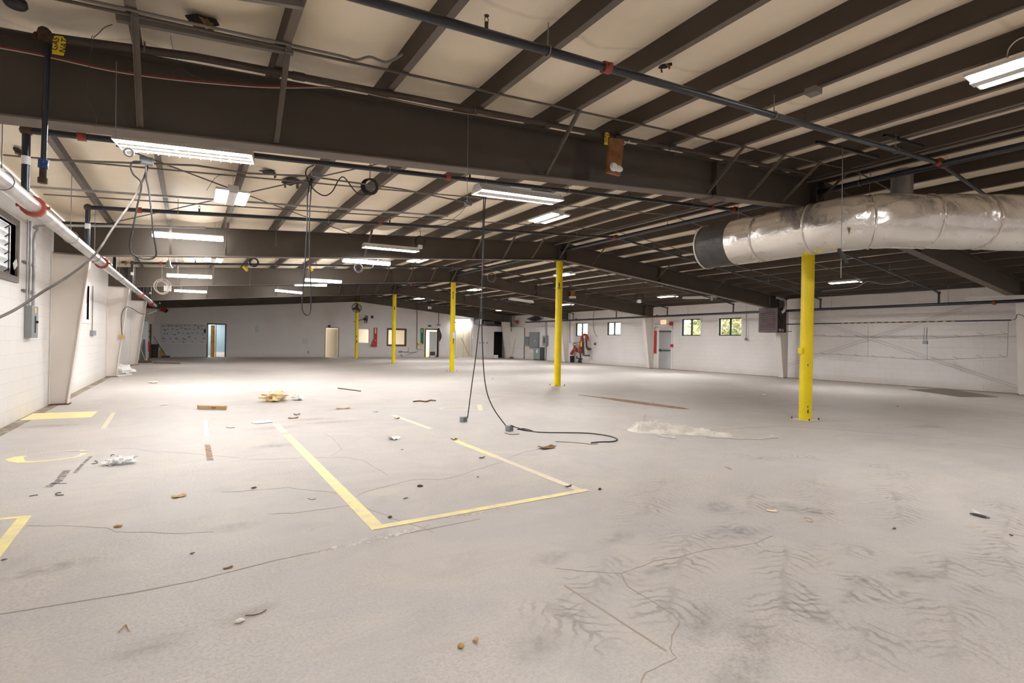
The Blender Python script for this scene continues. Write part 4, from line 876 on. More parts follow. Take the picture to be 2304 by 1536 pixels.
def broom(head, top, w, label, hm, bm, dirx=(1,0,0), hh=.09):
    head, top = V(head), V(top); t = thing('push_broom', head, label, 'broom', 'brooms'); dx = V(dirx).normalized()
    MB().tube([head+V((0,0,hh)), top], .016, 8).build('handle', M[hm], t, 60); hb = MB().beam(head-dx*w/2+V((0,0,hh)), head+dx*w/2+V((0,0,hh)), .06, .05).build('head_block', M['darkwood'], t)
    MB().beam(head-dx*w/2+V((0,0,hh/2-.01)), head+dx*w/2+V((0,0,hh/2-.01)), .07, hh-.02).build('bristles', M[bm], hb); return t
broom(at(373,804,z=0), at(346,757,y=36.9), .42, 'push broom with a dark blue handle leaning on the far wall beside the trash can', 'darkgrey','black')
p = at(363,804,z=0); t = thing('corn_broom', p, 'yellow corn broom standing against the far wall by the push broom', 'broom', 'brooms'); MB().prism([p+V((-.02,0,.55)),p+V((-.12,0,.35)),p+V((-.02,0,0)),p+V((.22,0,0)),p+V((.12,0,.4))],(0,.05,0)).build('bristles', M['tan'], t); MB().tube([p+V((0,.02,.5)), at(347,768,y=p.y+.3)], .012, 6).build('handle', M['darkgrey'], t, 60)
broom(at(327,816,z=0), at(313,775,y=30.2), .5, 'push broom with a pale wooden handle by the third white column', 'pale wood','rusty')
p = at(314,814,z=0); tag(MB().prism([p, p+V((.25,0,0)), p+V((.2,.05,1.1)), p+V((.12,.05,1.1))],(0,.08,0)).build('dustpan', M['darkgrey']), 'dark upright dustpan behind the third white column', 'dustpan')
a, e = at(345,817,z=0), at(404,818,z=0); tag(MB().beam(a+V((0,0,.02)), e+V((0,0,.02)), .12, .04).build('wood_strip', M['darkwood']), 'long dark wood strip lying on the floor near the far left corner', 'wood strip', 'wood strips')
p = at(325,770,y=31.5); tag(MB().box((p.x-.18,31.5,0),(p.x+.14,31.56,2.0)).build('grey_sheet', M['doorgrey']), 'grey panel leaning in the far left corner', 'panel')
p = at(367,696,y=YF-.3); t = thing('alarm_horn', p, 'red and black alarm horn high on the far wall corner', 'alarm', 'alarms'); MB().cbox(p,(.28,.2,.22)).build('body', M['red'], t); MB()._lathe(p+V((.15,-.05,-.15)), [(.05,0),(.14,-.18),(.12,-.19)], V((.2,-.8,-.5)), 12).build('horn', M['black'], t, 40)
# ================================================================ FAR WALL
def FB(px0, py0, px1, py1, dep, name, label, cat, m, off=0., group=None, parent=None, y=YF):
    off = off or .002; a, e = at(px0,py0,y=y-off), at(px1,py1,y=y-off)
    o = MB().box((min(a.x,e.x), y-off-dep, max(0,min(a.z,e.z))),(max(a.x,e.x), y-off, max(a.z,e.z))).build(name, M[m], parent)
    return o if parent is not None else tag(o, label, cat, group)
t = thing('tool_board', FP(415,772), 'pale board screwed to the far wall with many small tool hooks', 'tool board'); FB(363,727,466,772,.03,'panel','','','board',parent=t)
random.seed(11)
for row, (py, n) in enumerate(((733,10),(740,10),(750,9),(760,7),(769,5))):
    for k in range(n):
        px = 366+k*(88/max(n-1,1))+random.uniform(-2,2); q = at(px,py+random.uniform(-1.5,1.5),y=YF-.05); L_ = random.choice([.06,.08,.16]); an = random.uniform(-.6,.6)
        MB().beam(q, q+V((L_*math.cos(an),-.02,L_*math.sin(an))), .03, .03).build('hook', M['black'], t)
FB(363,773,466,802,.02,'lower_panel','pale wainscot board on the far wall below the tool board','board','board')
FB(459,740,463,749,.05,'wall_clock_box','small black box on the far wall left of the framed doorway','box','black')
FB(574,732,583,748,.006,'wall_patch','pale rectangular patch on the bare middle of the far wall','patch','board',group='wall patches')
FB(680,761,692,773,.006,'wall_patch','pale square patch low on the far wall left of the open door','patch','board',group='wall patches')
FB(692,789,695,795,.02,'wall_outlet','small outlet low on the far wall left of the open door','outlet','greybox',group='far wall outlets')
FB(738,731,743,736,.08,'dark_sensor','small dark box over the open door in the far wall','box','rusty')
def door_frame(n, h, m, w=.07, y=YF):
    t = bpy.data.objects.new(f'door_{n}', None); C.objects.link(t); t.location = V(((h[0]+h[1])/2, y, 0)); t['kind'] = 'structure'
    b = MB(); b.box((h[0]-w,y-.03,0),(h[0],y+.17,h[3]+w)); b.box((h[1],y-.03,0),(h[1]+w,y+.17,h[3]+w)); b.box((h[0],y-.03,h[3]),(h[1],y+.17,h[3]+w)); b.build('door_frame', m, t); return t
t1 = door_frame(1, FD1, M['framegrey']); t2 = door_frame(2, FD2, M['doorgrey']); t3 = door_frame(3, FD3, M['brownframe'], .09)
def leaf(t, hx, y, wd, hgt, ang, m, knob):
    R_ = Matrix.Rotation(ang,3,'Z'); c = V((hx,y,.01)); b = MB(); b.cbox(c+R_ @ V((wd/2,0,hgt/2)), (wd,.045,hgt), R_); o = b.build('door_leaf', M[m], t)
    MB().ball(c+R_ @ V((wd-.08,-.06*knob,.98)), .035, 10).build('door_knob', M['galv'], o, 60); return o
o = leaf(t2, FD2[1]-.02, YF+.2, .88, 2.0, 2.35, 'cream', 1)
# glazed door standing in the brown frame
b = MB(); x0, x1 = FD3[0]+.35, FD3[1]-.02; b.box((x0,YF+.1,0),(x0+.06,YF+.14,2.0)); b.box((x1-.1,YF+.1,0),(x1,YF+.14,2.0)); b.box((x0,YF+.1,1.93),(x1,YF+.14,2.0)); b.box((x0,YF+.1,0),(x1,YF+.14,.12)); o = b.build('door_leaf', M['white'], t3)
MB().box((x0+.06,YF+.115,.12),(x1-.1,YF+.122,1.93)).build('door_glass', M['glassgreen'], o); MB().box((x0+.06,YF+.10,.12),(x1-.1,YF+.113,.42)).build('kick_panel', M['framegrey'], o); MB().box((x0+.5,YF+.098,.12),(x0+.56,YF+.112,1.93)).build('mullion', M['white'], o)
# rooms behind the far wall
def room(n, x0, x1, d, m, h=2.6):
    b = MB(); y0 = YF+.16; b.box((x0,y0+d,0),(x1,y0+d+.1,h)); b.box((x0-.1,y0,0),(x0,y0+d+.1,h)); b.box((x1,y0,0),(x1+.1,y0+d+.1,h)); struct(b.build(f'wall_{n}', m)); struct(MB().box((x0-.1,y0,h),(x1+.1,y0+d+.1,h+.1)).build(f'ceiling_{n}', M['white']))
    l = bpy.data.lights.new(f'{n}_added_light', 'AREA'); l.size = .6; l.shape = 'RECTANGLE'; l.size_y = 1.2; l.energy = 48; l.color = (1,.95,.88)  # lamp added to brighten each back room
    o = bpy.data.objects.new(f'{n}_added_light', l); C.objects.link(o); o.location = ((x0+x1)/2, y0+d*.5, h-.06)
    bez(tag(MB().box(((x0+x1)/2-.35,y0+d*.5-.65,h-.05),((x0+x1)/2+.35,y0+d*.5+.65,h-.002)).build('added_room_lamp', M['housing']), f'added flat ceiling lamp in the {n.replace("_"," ")} room behind the far wall','lamp','added office lamps'), .004)  # housing over the added lamp, itself unlit
room('blue', -2., 4.2, 2.6, M['blue']); room('white', 6.0, 10.2, 3.0, M['creamroom']); room('cream', 10.4, 15.2, 3.0, M['creamroom']); room('pale', 15.35, 19.0, 3.2, M['creamroom'])
a = at(474,770,y=YF+.5); e = at(483,770,y=YF+.5); tag(MB().prism([(a.x,YF+.5,0),(e.x,YF+.5,0),(e.x,YF+.55,2.02),(a.x,YF+.55,2.02)],(0,.02,0)).build('plywood_sheet', M['plywood']), 'upright sheet of orange plywood just inside the dark framed doorway', 'plywood sheet')
a = at(484,770,y=YF+.6); e = at(487,770,y=YF+.6); tag(MB().box((a.x,YF+.6,0),(e.x,YF+.7,2.3)).build('white_post', M['white']), 'white post between the plywood and the blue wall inside the dark framed doorway', 'post')
struct(MB().box((a.x,YF+2.68,0),(4.2,YF+2.755,.24)).build('baseboard_blue', M['white']))
# extinguisher boards and boxes on the far wall
t = thing('extinguisher_board', FP(845,780), 'dark red extinguisher board on the far wall by the farthest yellow column', 'sign board', 'extinguisher boards')
FB(841,737,848,780,.03,'board','','','red',parent=t); q = [at(841,764,y=YF-.2),at(848,764,y=YF-.2),at(848,780,y=YF-.22),at(835,779,y=YF-.22)]; MB().prism(q,(0,.17,0)).build('extinguisher_cover', M['red'], t)
FB(844,738,846,750,.004,'white_lettering','','','label',off=.031,parent=t); FB(843,765,846,766,.004,'white_band','','','label',off=.23,parent=t)
t = thing('eyewash_board', FP(950,774), 'green eyewash board on the far wall left of the brown framed glass door', 'sign board'); FB(946.5,738,952.5,774,.03,'board','','','green',parent=t); FB(948.5,740,950.5,748,.004,'pictogram','','','yellowtag',off=.031,parent=t); FB(939,771,947,776,.18,'yellow_basin','','','yellow',parent=t)
t = thing('wall_pipes', FP(918,790), 'small grey pipe manifold low on the far wall below the brown framed window', 'pipes'); b = MB()
for l in ([(897,791),(910,791)],[(905,791),(937,793),(941,786),(950,786)],[(919,782),(919,791),(909,792)],[(902,797),(905,802),(908,801)],[(915,799),(935,791)]): b.tube([at(*p,y=YF-.06) for p in l], .022, 6)
b.build('pipe_run', M['galv'], t, 40); MB().cyl(at(897,791,y=YF-.1),at(904,791,y=YF-.1),.06,8).build('valve_body', M['greybox'], t, 40)
tag(MB().tube([at(938.5,697,y=YF-.05),at(938,786,y=YF-.05)], .03, 8).build('vertical_conduit', M['conduit'], None, 60), 'dark vertical conduit on the far wall left of the green board', 'conduit', 'far wall conduits')
tag(MB().tube([at(987,704,y=YF-.05),at(987,730,y=YF-.05)], .03, 8).build('vertical_conduit', M['conduit'], None, 60), 'short dark conduit on the far wall above the glass door', 'conduit', 'far wall conduits')
FB(963,731,970,735,.05,'exit_sign','small green and white exit sign over the brown framed glass door','sign','green'); FB(963,736,970,740,.02,'notice','small white notice over the brown framed glass door','notice','label')
FB(983,729,990,733,.12,'junction_box','grey box on the far wall above right of the glass door','box','greybox')
t = thing('hanging_leads', FP(989,740), 'bundle of dark leads hanging beside the brown framed glass door', 'leads'); b = MB()
for k in range(4): b.tube(smooth_path([at(985+k,738,y=YF-.1),at(988+k*1.2,750,y=YF-.1),at(989+k,768-2*k,y=YF-.1),at(991+k*.6,752,y=YF-.1),at(988,741,y=YF-.1)]), .018, 5)
b.build('lead_loops', M['mesh'], t, 60)
# fans: one on the farthest column, one on the wall
def fan(c, R, ax, label, arm_to):
    c = V(c); ax = V(ax).normalized(); t = thing('wall_fan', c, label, 'fan', 'black fans'); b = MB(); u = ax.cross(V((0,0,1))).normalized(); w_ = ax.cross(u)
    for o in (-.08,.08): b.torus(c+ax*o, R, .012, ax, 26, 5)
    for k in range(36):
        a = 2*PI*k/36; d = u*math.cos(a)+w_*math.sin(a); b.tube([c+ax*.1+d*.05, c+ax*.12+d*R*.55, c+ax*.08+d*R, c-ax*.08+d*R, c-ax*.11+d*R*.5, c-ax*.1+d*.05], .004, 4)
    b.build('cage', M['mesh'], t, 60); b = MB()
    for k in range(3):
        a = 2*PI*k/3; d = u*math.cos(a)+w_*math.sin(a); e = u*math.cos(a+.9)+w_*math.sin(a+.9); b.prism([c+d*.06,c+d*R*.85-ax*.03,c+(d+e).normalized()*R*.9+ax*.03,c+e*R*.5+ax*.03],ax*.006)
    b.build('blades', M['mesh'], t); MB().cyl(c-ax*.18,c+ax*.05,.08,14).build('motor', M['mesh'], t, 40); MB().tube([c-ax*.15, V(arm_to)], .02, 8).build('mount_arm', M['mesh'], t, 60); return t
c = at(802.5,692.5,y=GY[4]-.25); fan(c, .31, (-.15,-1,-.1), 'round black fan strapped to the farthest yellow column', (XC,GY[4]+.08,c.z-.3))
c = at(823.5,718,y=YF-.6); fan(c, .28, (.95,-.3,-.1), 'black fan seen edge on, on a bracket of the far wall', (c.x-.75,YF-.1,c.z-.2))
MBj = FB(835,710,839,716,.12,'dark_sensor','small black speaker box on the far wall right of the edge on fan','box','black')
# cream double door with a stick leaning on it
t = bpy.data.objects.new('door_4', None); C.objects.link(t); t.location = FP(1042,803); t['kind'] = 'structure'
a0, a1 = FP(1027,770).x, FP(1058,770).x; zt = FP(1040,738).z; am = (a0+a1)/2
for k, (x0, x1) in enumerate(((a0,am-.01),(am+.01,a1))): MB().box((x0,YF-.045,0),(x1,YF-.003,zt)).build('door_leaf', M['cream'], t)
b = MB(); b.box((a0-.09,YF-.05,0),(a0,YF-.002,zt+.09)); b.box((a1,YF-.05,0),(a1+.09,YF-.002,zt+.09)); b.box((a0,YF-.05,zt),(a1,YF-.002,zt+.09)); b.build('door_frame', M['white'], t)
tag(MB().tube([at(1038.5,760,y=YF-.08), at(1056,800,y=YF-.16)], .03, 8).build('leaning_stick', M['pale wood'], None, 60), 'wooden stick slanting across the cream double door', 'stick')
# plasterboard partition with the dark doorway
yp = 36.1; pa, pb = at(1064,780,y=yp).x, at(1138,780,y=yp).x; zt = at(1100,733,y=yp).z; da, de = at(1111,780,y=yp).x, at(1136,780,y=yp).x; dz_ = at(1120,746,y=yp).z
struct(wall('wall_partition','y',yp,.1,pa,pb,0,zt,[(da,de,0,dz_)],M['wallF']))
cb = MB(); cb.box((da-.1,yp+1.4,0),(de+1.2,yp+1.45,zt)); cb.box((da-.12,yp+.11,0),(da-.08,yp+1.4,zt)); cb.box((de+1.15,yp+.11,0),(de+1.2,yp+1.4,zt)); cb.box((da-.1,yp+.11,zt),(de+1.2,yp+1.45,zt+.04)); cb.box((da-.1,yp+.11,.001),(de+1.15,yp+1.4,.004)); struct(cb.build('wall_closet', M['hole']))  # closet walls and floor near black, shade put into their colour
for k, px in enumerate((1080,1088,1096)): FB(px-1,769,px+1,773,.02,'wall_switch',['left','middle','right'][k]+' of three small switches on the partition beside the dark doorway','switch','greybox',group='partition switches',y=yp)
t = thing('plenum', (19.5,yp+.5,2.4), 'dark ceiling plenum and black boards above the partition in the far right corner', 'duct box'); a = at(1086,697,y=yp+.3); e = at(1143,731,y=yp+.3)
MB().box((a.x,yp+.3,e.z),(e.x,YF-.05,min(a.z,zr(e.x)-.03))).build('dark_void_box', M['black'], t); MB().box((a.x+.1,yp+.1,e.z),(a.x+1.0,yp+.3,e.z+.22)).build('pale_duct_end', M['conduit'], t); MB().beam((a.x,yp+.05,e.z-.02),(e.x,yp+.05,e.z-.02),.1,.07).build('ledge', M['darkwood'], t)
c = at(1115,803,y=yp-.1); tag(MB().cbox((c.x,yp-.15,.12),(.3,.2,.24)).build('white_bucket', M['paper']), 'small white box on the floor at the dark doorway', 'box')
p0, p1 = at(1138,805,z=0), at(1178,807,z=0); zt = at(1178,735,x=p1.x).z
t = thing('sliding_door_panel', (p0+p1)/2, 'big white sliding door panel standing off the right wall in the far corner', 'door panel'); b = MB(); b.prism([(p0.x,p0.y,.02),(p1.x,p1.y,.02),(p1.x,p1.y,zt),(p0.x,p0.y,zt)],(.09,.02,0)); b.build('panel', M['white'], t)
MB().prism([(p1.x+.0,p1.y-.02,0),(p1.x+.16,p1.y-.02,0),(p1.x+.16,p1.y-.02,zt-.1),(p1.x,p1.y-.02,zt-.1)],(.0,-.06,0)).build('dark_edge', M['rusty'], t)
MB().prism([(p0.x-.005,p0.y,.82),(p1.x-.005,p1.y,.82),(p1.x-.005,p1.y,.85),(p0.x-.005,p0.y,.85)],(-.012,0,0)).build('rail', M['board'], t)
q = at(1152,806,z=0); broom(q+V((-.05,0,0)), at(1160,762,x=p0.x+.05), .45, 'broom leaning on the white sliding panel in the far right corner', 'pale wood','rusty',(0,1,0))
c = at(1163,718,y=35); t = thing('fire_bell', c, 'red alarm bell and fittings high in the far right corner', 'bell', 'alarms'); MB()._lathe(c+V((0,0,-.2)), [(.02,-.05),(.12,-.04),(.15,0),(.12,.03)], V((-.6,-.8,0)), 16).build('gong', M['redfit'], t, 40); MB().cbox(c+V((-.2,0,.3)),(.3,.12,.1)).build('red_valves', M['redfit'], t); MB().tube([c+V((-.5,0,-1)),c+V((-.5,0,.9)),c+V((.5,0,1.0)),c+V((.5,0,-.5))], .03, 8).build('pipe_frame', M['pipe'], t, 40)
# ================================================================ RIGHT WALL
wall_item('R',1183,757,1193,777,.16,'electrical_panel','small grey electrical panel on the right wall, farthest of the three','electrical panel','greybox',group='grey electrical panels')
t = thing('electrical_panel', RP(1205,783), 'tall grey electrical panel on the right wall above the transformer', 'electrical panel', 'grey electrical panels'); wall_item('R',1196,747,1214,784,.2,'enclosure','','','greybox',parent=t)
a = at(1203,765,x=XR-.21); MB().box((a.x-.004,a.y-.05,a.z-.1),(a.x+.004,a.y+.05,a.z+.0)).build('white_label', M['label'], t)
t = thing('safety_switch', RP(1230,778), 'narrow grey safety switch on the right wall with conduit above and below', 'electrical panel', 'grey electrical panels'); wall_item('R',1226,755,1234,778,.22,'enclosure','','','greybox',parent=t)
a = RP(1230,765); MB().cyl((XR-.12,a.y,a.z+.3),(XR-.12,a.y,2.85),.05,10).build('upper_conduit', M['galv'], t, 60); MB().cyl((XR-.12,a.y,.1),(XR-.12,a.y,a.z-.3),.045,10).build('lower_conduit', M['galv'], t, 60)
MB().box((XR-.235,a.y-.06,a.z-.22),(XR-.22,a.y+.06,a.z+.18)).build('black_cover', M['black'], t)
n0 = at(1214,800,x=XR-.55); n1 = at(1200,800,x=XR-.55); zt = at(1214,782,x=n0.x).z
t = thing('transformer', (n0.x+.3,n0.y+.4,0), 'large grey floor transformer cabinet below the electrical panels', 'transformer'); cabn = bez(MB().box((n0.x,n0.y,.06),(XR-.06,n1.y,zt)).build('cabinet', M['greybox'], t), .01); MB().box((n0.x+.012,n0.y-.012,.07),(XR-.07,n0.y-.001,zt-.01)).build('painted_shade_end', M['darkgrey'], cabn); MB().box((n0.x+.04,n0.y+.04,0),(XR-.1,n1.y-.04,.06)).build('plinth', M['black'], t); MB().box((n0.x-.004,n0.y+.28,zt-.38),(n0.x,n0.y+.42,zt-.14)).build('white_label', M['label'], cabn); MB().box((n0.x-.02,n0.y-.02,zt),(XR-.05,n1.y+.02,zt+.03)).build('lid', M['darkgrey'], t)  # near end covered in dark grey, painting in the shade on that side
wall_item('R',1191,782,1201,795,.08,'white_box','white box on the right wall beside the transformer','box','white')
# red fire riser
def fire_riser():
    t = thing('fire_riser', at(1306,816,z=0), 'red valve and black pipe fire riser assembly standing at the right wall between windows', 'fire riser'); X = XR-.42
    def P(px, py, dx=0): return at(px, py, x=X+dx)
    MB().tube([P(1306,817),P(1306,794)], .05, 10).build('supply_pipe', M['pipe'], t, 60)
    MB().tube([P(1312,769),P(1313,799),P(1326,800)], .055, 10).build('black_loop_pipe', M['pipe'], t, 60); MB().tube([P(1319,765),P(1320,782)], .06, 10).build('black_down_pipe', M['pipe'], t, 60)
    b = MB(); b.tube(smooth_path([P(1310,769),P(1310,760),P(1315,754),P(1320,757),P(1320,766)]), .12, 12); b.build('red_top_bend', M['redfit'], t, 60)
    MB().tube([P(1304,790),P(1308,776),P(1312,768)], [.14,.13,.11], 12).build('red_alarm_valve', M['redfit'], t, 60); MB().ball(P(1306,789), .19, 12).build('red_flange', M['redfit'], t, 60); MB().ball(P(1309,770), .17, 12,(1,1,.7)).build('red_upper_flange', M['redfit'], t, 60)
    b = MB(); b.tube([P(1285,796),P(1290,788),P(1296,786)], .10, 10); b.tube([P(1291,788),P(1293,777)], .07, 8); b.build('red_side_valve', M['redfit'], t, 60); MB().ball(P(1295,785), .15, 10).build('red_side_flange', M['redfit'], t, 60)
    for c in (P(1293,775),P(1304,778,-.2)): MB().torus(c, .12, .018, (-.4,-.5,.75), 16, 6).build('hand_wheel', M['redfit'], t, 60)
    MB().tube([P(1321,781),P(1323,785),P(1328,785)], .085, 10).build('orange_hose_outlet', M['rustfit'], t, 60)
    MB().tube([P(1297,790),P(1305,790)], .05, 8).build('cross_pipe', M['pipe'], t, 60); MB().tube([P(1298,801),P(1298,806),P(1310,807)], .045, 8).build('drain_pipe', M['pipe'], t, 60)
    MB().cbox(P(1308,774,-.2),(.05,.1,.35)).build('yellow_tag', M['yellowtag'], t); MB().cbox(P(1315,758,-.15),(.02,.16,.14)).build('white_plate', M['label'], t)
    c = at(1287,815,z=0); MB()._lathe(c, [(.13,0),(.16,.42),(.17,.44),(.14,.44)], V((0,0,1)), 14).build('black_bucket', M['black'], t, 40); MB()._lathe(c+V((0,0,.44)), [(.12,0),(.13,.3),(.02,.36)], V((0,0,1)), 14).build('grey_bucket', M['plastic'], t, 40)
    c = at(1303,816,z=0); MB()._lathe(c, [(.16,0),(.05,.22),(.05,.3)], V((0,0,1)), 12).build('floor_drain_funnel', M['black'], t, 40); return t
fire_riser()
b = MB(); b.tube([RP(1283,700)+V((-.04,0,0)),RP(1283,771)+V((-.04,0,0)),RP(1305,771)+V((-.04,0,0))], .02, 8); tag(b.build('conduit', M['conduit'], None, 60), 'grey conduit on the right wall running down to the fire riser', 'conduit', 'right wall conduits')
cable([(1338,640),(1338,690),(1335,712),(1336,740),(1340,752),(1344,757)],24.5,.016,'greycable','grey cable hanging before the right wall between the first two windows')
wall_item('R',1338,771,1341,776,.06,'wall_switch','small dark switch on the right wall under the hanging cable','switch','darkgrey')
# exit door and everything about it
t = bpy.data.objects.new('door_5', None); C.objects.link(t); D0, D1 = RP(1511,780).y, RP(1483,780).y; zt = 2.13; t.location = V((XR,(D0+D1)/2,0)); t['kind'] = 'structure'
b = MB(); b.box((XR-.03,D0-.09,0),(XR-.002,D0,zt+.09)); b.box((XR-.03,D1,0),(XR-.002,D1+.09,zt+.09)); b.box((XR-.03,D0,zt),(XR-.002,D1,zt+.09)); b.build('door_frame', M['white'], t); MB().box((XR-.022,D0,.01),(XR-.004,D1,zt)).build('door_leaf', M['doorgrey'], t)
MB().beam((XR-.07,D0+.06,1.02),(XR-.07,D1-.06,1.02),.05,.06).build('panic_bar', M['darkgrey'], t); MB().cbox((XR-.05,D1-.1,1.02),(.06,.09,.14)).build('bar_housing', M['darkgrey'], t); MB().box((XR-.07,D0+.02,zt-.1),(XR-.024,D1-.04,zt-.03)).build('door_closer', M['darkgrey'], t)
t = thing('exit_sign', RP(1494,729), 'glowing exit sign with red letters above the grey door', 'sign'); a, e = RP(1488,720), RP(1499,729); MB().box((XR-.07,min(a.y,e.y),e.z),(XR-.02,max(a.y,e.y),a.z)).build('sign_box', M['exitface'], t); sbx = t.children[0]
EX = (XR-.072, (a.y+e.y)/2, (a.z+e.z)/2, abs(a.z-e.z), t)
text('EXIT', EX[3]*.72, (EX[0],EX[1],EX[2]), (PI/2,0,-PI/2), M['exitred'], sbx, 'exit_lettering')
wall_item('R',1508.5,724,1514.5,732,.09,'alarm_strobe','dark red fire alarm strobe on the right wall beside the exit sign','alarm','red',group='alarms'); wall_item('R',1510,774,1515,781,.06,'pull_station','red fire alarm pull station right of the grey door','alarm','red',group='alarms')
b = MB(); b.tube([RP(1465,700)+V((-.02,0,0)),RP(1466,726)+V((-.02,0,0)),RP(1469,729.5)+V((-.02,0,0)),RP(1510,728)+V((-.02,0,0))], .012, 6); b.tube([RP(1514,732)+V((-.02,0,0)),RP(1513.5,774)+V((-.02,0,0))], .012, 6); tag(b.build('conduit', M['conduit'], None, 60), 'thin conduit around the exit sign and grey door', 'conduit', 'right wall conduits')
def ext_board_R():
    t = thing('extinguisher_board', RP(1470,797), 'red board with a fire extinguisher beside the grey exit door', 'sign board', 'extinguisher boards'); a, e = RP(1464.5,744), RP(1477,795)
    y0, y1 = min(a.y,e.y), max(a.y,e.y); MB().box((XR-.04,y0,e.z),(XR-.01,y1,a.z)).build('board', M['red'], t)
    text('FIRE', .085, (XR-.043,(y0+y1)/2-.05,a.z-.25), (PI/2,-PI/2,-PI/2), M['label'], t); text('EXTINGUISHER', .06, (XR-.043,(y0+y1)/2+.05,a.z-.32), (PI/2,-PI/2,-PI/2), M['label'], t)
    c = V((XR-.13,y1-.1,e.z+.12)); ex = MB()._lathe(c+V((0,0,-.18)), [(.06,0),(.075,.02),(.075,.34),(.03,.42),(.02,.46)], V((0,0,1)), 14).build('extinguisher', M['red'], t, 40); MB().cbox(c+V((-.07,0,.1)),(.02,.1,.14)).build('extinguisher_label', M['label'], ex); MB().cbox(c+V((0,0,.3)),(.05,.09,.05)).build('valve', M['black'], ex)
ext_board_R()
tag(MB().tube(smooth_path([RP(1474,745)+V((-.03,0,0)),RP(1474,738)+V((-.03,0,0)),RP(1477,735)+V((-.03,0,0)),RP(1482,736)+V((-.03,0,0))]), .015, 6).build('conduit', M['conduit'], None, 60), 'short hooked conduit above the red extinguisher board', 'conduit', 'right wall conduits')
c = RP(1682,762); t = thing('hanging_outlet', c, 'grey conduit with a round box at its end on the right wall, near the heater', 'outlet'); MB().cyl((XR-.12,c.y,c.z),(XR-.12,c.y,2.86),.012,8).build('conduit', M['conduit'], t, 60); MB().ball((XR-.12,c.y,c.z-.02),.07,10).build('round_box', M['greybox'], t, 60)
# unit heater with its flue
t = thing('unit_heater', (20.8,12.75,1.94), 'mauve brown louvred unit heater hanging at the second right column', 'heater'); hx, y0, y1, z0, z1 = 20.5, 12.30, 13.12, 1.935, 2.96
b = MB(); b.box((hx,y0,z0),(hx+.012,y1,z1)); b.box((hx,y0,z1-.012),(21.15,y1,z1)); b.box((hx,y0,z0),(21.15,y1,z0+.012)); b.box((hx,y1-.012,z0),(21.15,y1,z1)); b.box((21.14,y0,z0),(21.15,y1,z1)); casing = b.build('casing', M['heater'], t)
for k in range(9): z = z0+.13+k*.085; MB().cbox((hx-.012,(y0+y1)/2,z),(.035,y1-y0-.16,.012),Matrix.Rotation(.6,3,'Y')).build('louvre', M['heater'], casing)
b = MB(); b.box((hx+.02,y0+.05,z0+.02),(21.12,y1-.02,z1-.02)); b.build('burner_box', M['heaterdark'], t)
for k in range(4): MB().cyl((hx+.1+.13*k,y0+.04,z0+.15),(hx+.1+.13*k,y0+.04,z0+.75),.03,8).build('burner_tube', M['heaterdark'], t, 40)
MB().box((hx+.08,y0,z0+.66),(21.1,y0+.04,z0+.76)).build('control_strip', M['heaterdark'], t); MB().cbox((hx+.14,y0+.0,z0+.1),(.1,.1,.1)).build('gas_valve', M['galv'], t); MB().cbox((hx+.34,y0+.0,z0+.09),(.08,.1,.1)).build('gas_valve', M['galv'], t)
MB().tube(smooth_path([(hx+.35,y0+.05,z1-.2),(hx+.45,y0-.03,z1-.05),(hx+.58,y0+.05,z1+.28),(hx+.52,y0+.25,z1+.42),(hx+.4,y0+.35,z1+.45)]), .07, 14).build('flue', M['silverpipe'], t, 60)
for x in (20.58,21.08): MB().cyl((x,y0+.4,z1),(x,y0+.4,zr(x)),.008,6).build('hanger_rod', M['wire'], t, 60)
MB().tube([(hx+.6,y0+.02,z0+.06),(hx+1.0,y0-.02,z0+.055)], .014, 6).build('gas_stub', M['pipe'], t, 60)
# wire rack with prongs
t = thing('wire_rack', (XW,8.6,1.1), 'thin hanging wire rack with two rows of prongs along the right wall', 'rack'); X = XW
rowA = [at(*p,x=X) for p in ((1818,754),(1900,757),(1990,760),(2075,762),(2180,756),(2268,751))]; rowB = [at(*p,x=X) for p in ((1818,794),(1900,798),(1985,803),(2085,809),(2180,806),(2265,803))]
MB().tube(smooth_path(rowA), .006, 5).build('upper_wire', M['wire'], t, 60); MB().tube(smooth_path(rowB), .006, 5).build('lower_wire', M['wire'], t, 60)
for a, e in (((1953,734),(1953,801)),((2086,737),(2086,809)),((2269,723),(2266,803))): MB().tube([at(*a,x=X),at(*e,x=X)], .006, 5).build('upright_wire', M['wire'], t, 60)
for px, py in ((1857,755),(1895,757),(1934,758),(1973,760),(2016,761),(2062,762),(2110,760),(2160,757),(2213,753),(2265,751),(1855,796),(1894,799),(1933,801),(1972,803),(2014,805),(2060,808),(2108,808),(2157,807),(2210,804),(2262,803)):
    q = at(px,py,x=X); MB().tube([q, q+V((-.16,.10,.07))], .005, 5).build('prong', M['wire'], t, 60)
# bracing cables crossing in front of the right wall
for k, (a, e, l) in enumerate((((1772,698),(2290,868),'upper of the two bracing cables falling to the right across the right wall'),((1772,703),(2290,874),'lower of the two bracing cables falling to the right across the right wall'),((1772,818),(2196,682),'upper of the two bracing cables rising to the right across the right wall'),((1772,824),(2212,682),'lower of the two bracing cables rising to the right across the right wall'))):
    tag(MB().tube([at(*a,x=XR-.06),at(*e,x=XR-.06)], .006, 5).build('brace_cable', M['palewire'], None, 60), l, 'cable', 'bracing cables')
cable([(2063,640),(2067,690),(2074,712),(2083,728)],(8.2,8.2),.006,'cable','dark cord hanging down in front of the right wall','cord')
c = at(2082,770,x=XW-.02); t = thing('outlet_box', c, 'grey outlet box hung on two cords in front of the wire rack', 'box', 'hanging outlet boxes'); bez(MB().cbox(c,(.08,.13,.11)).build('body', M['greybox'], t), .006)
for s in (-.02,.05): MB().tube([c+V((0,s,.05)), at(2084,736,x=XW-.02)+V((0,s,0))], .006, 6).build('cord', M['cable'], t, 60)
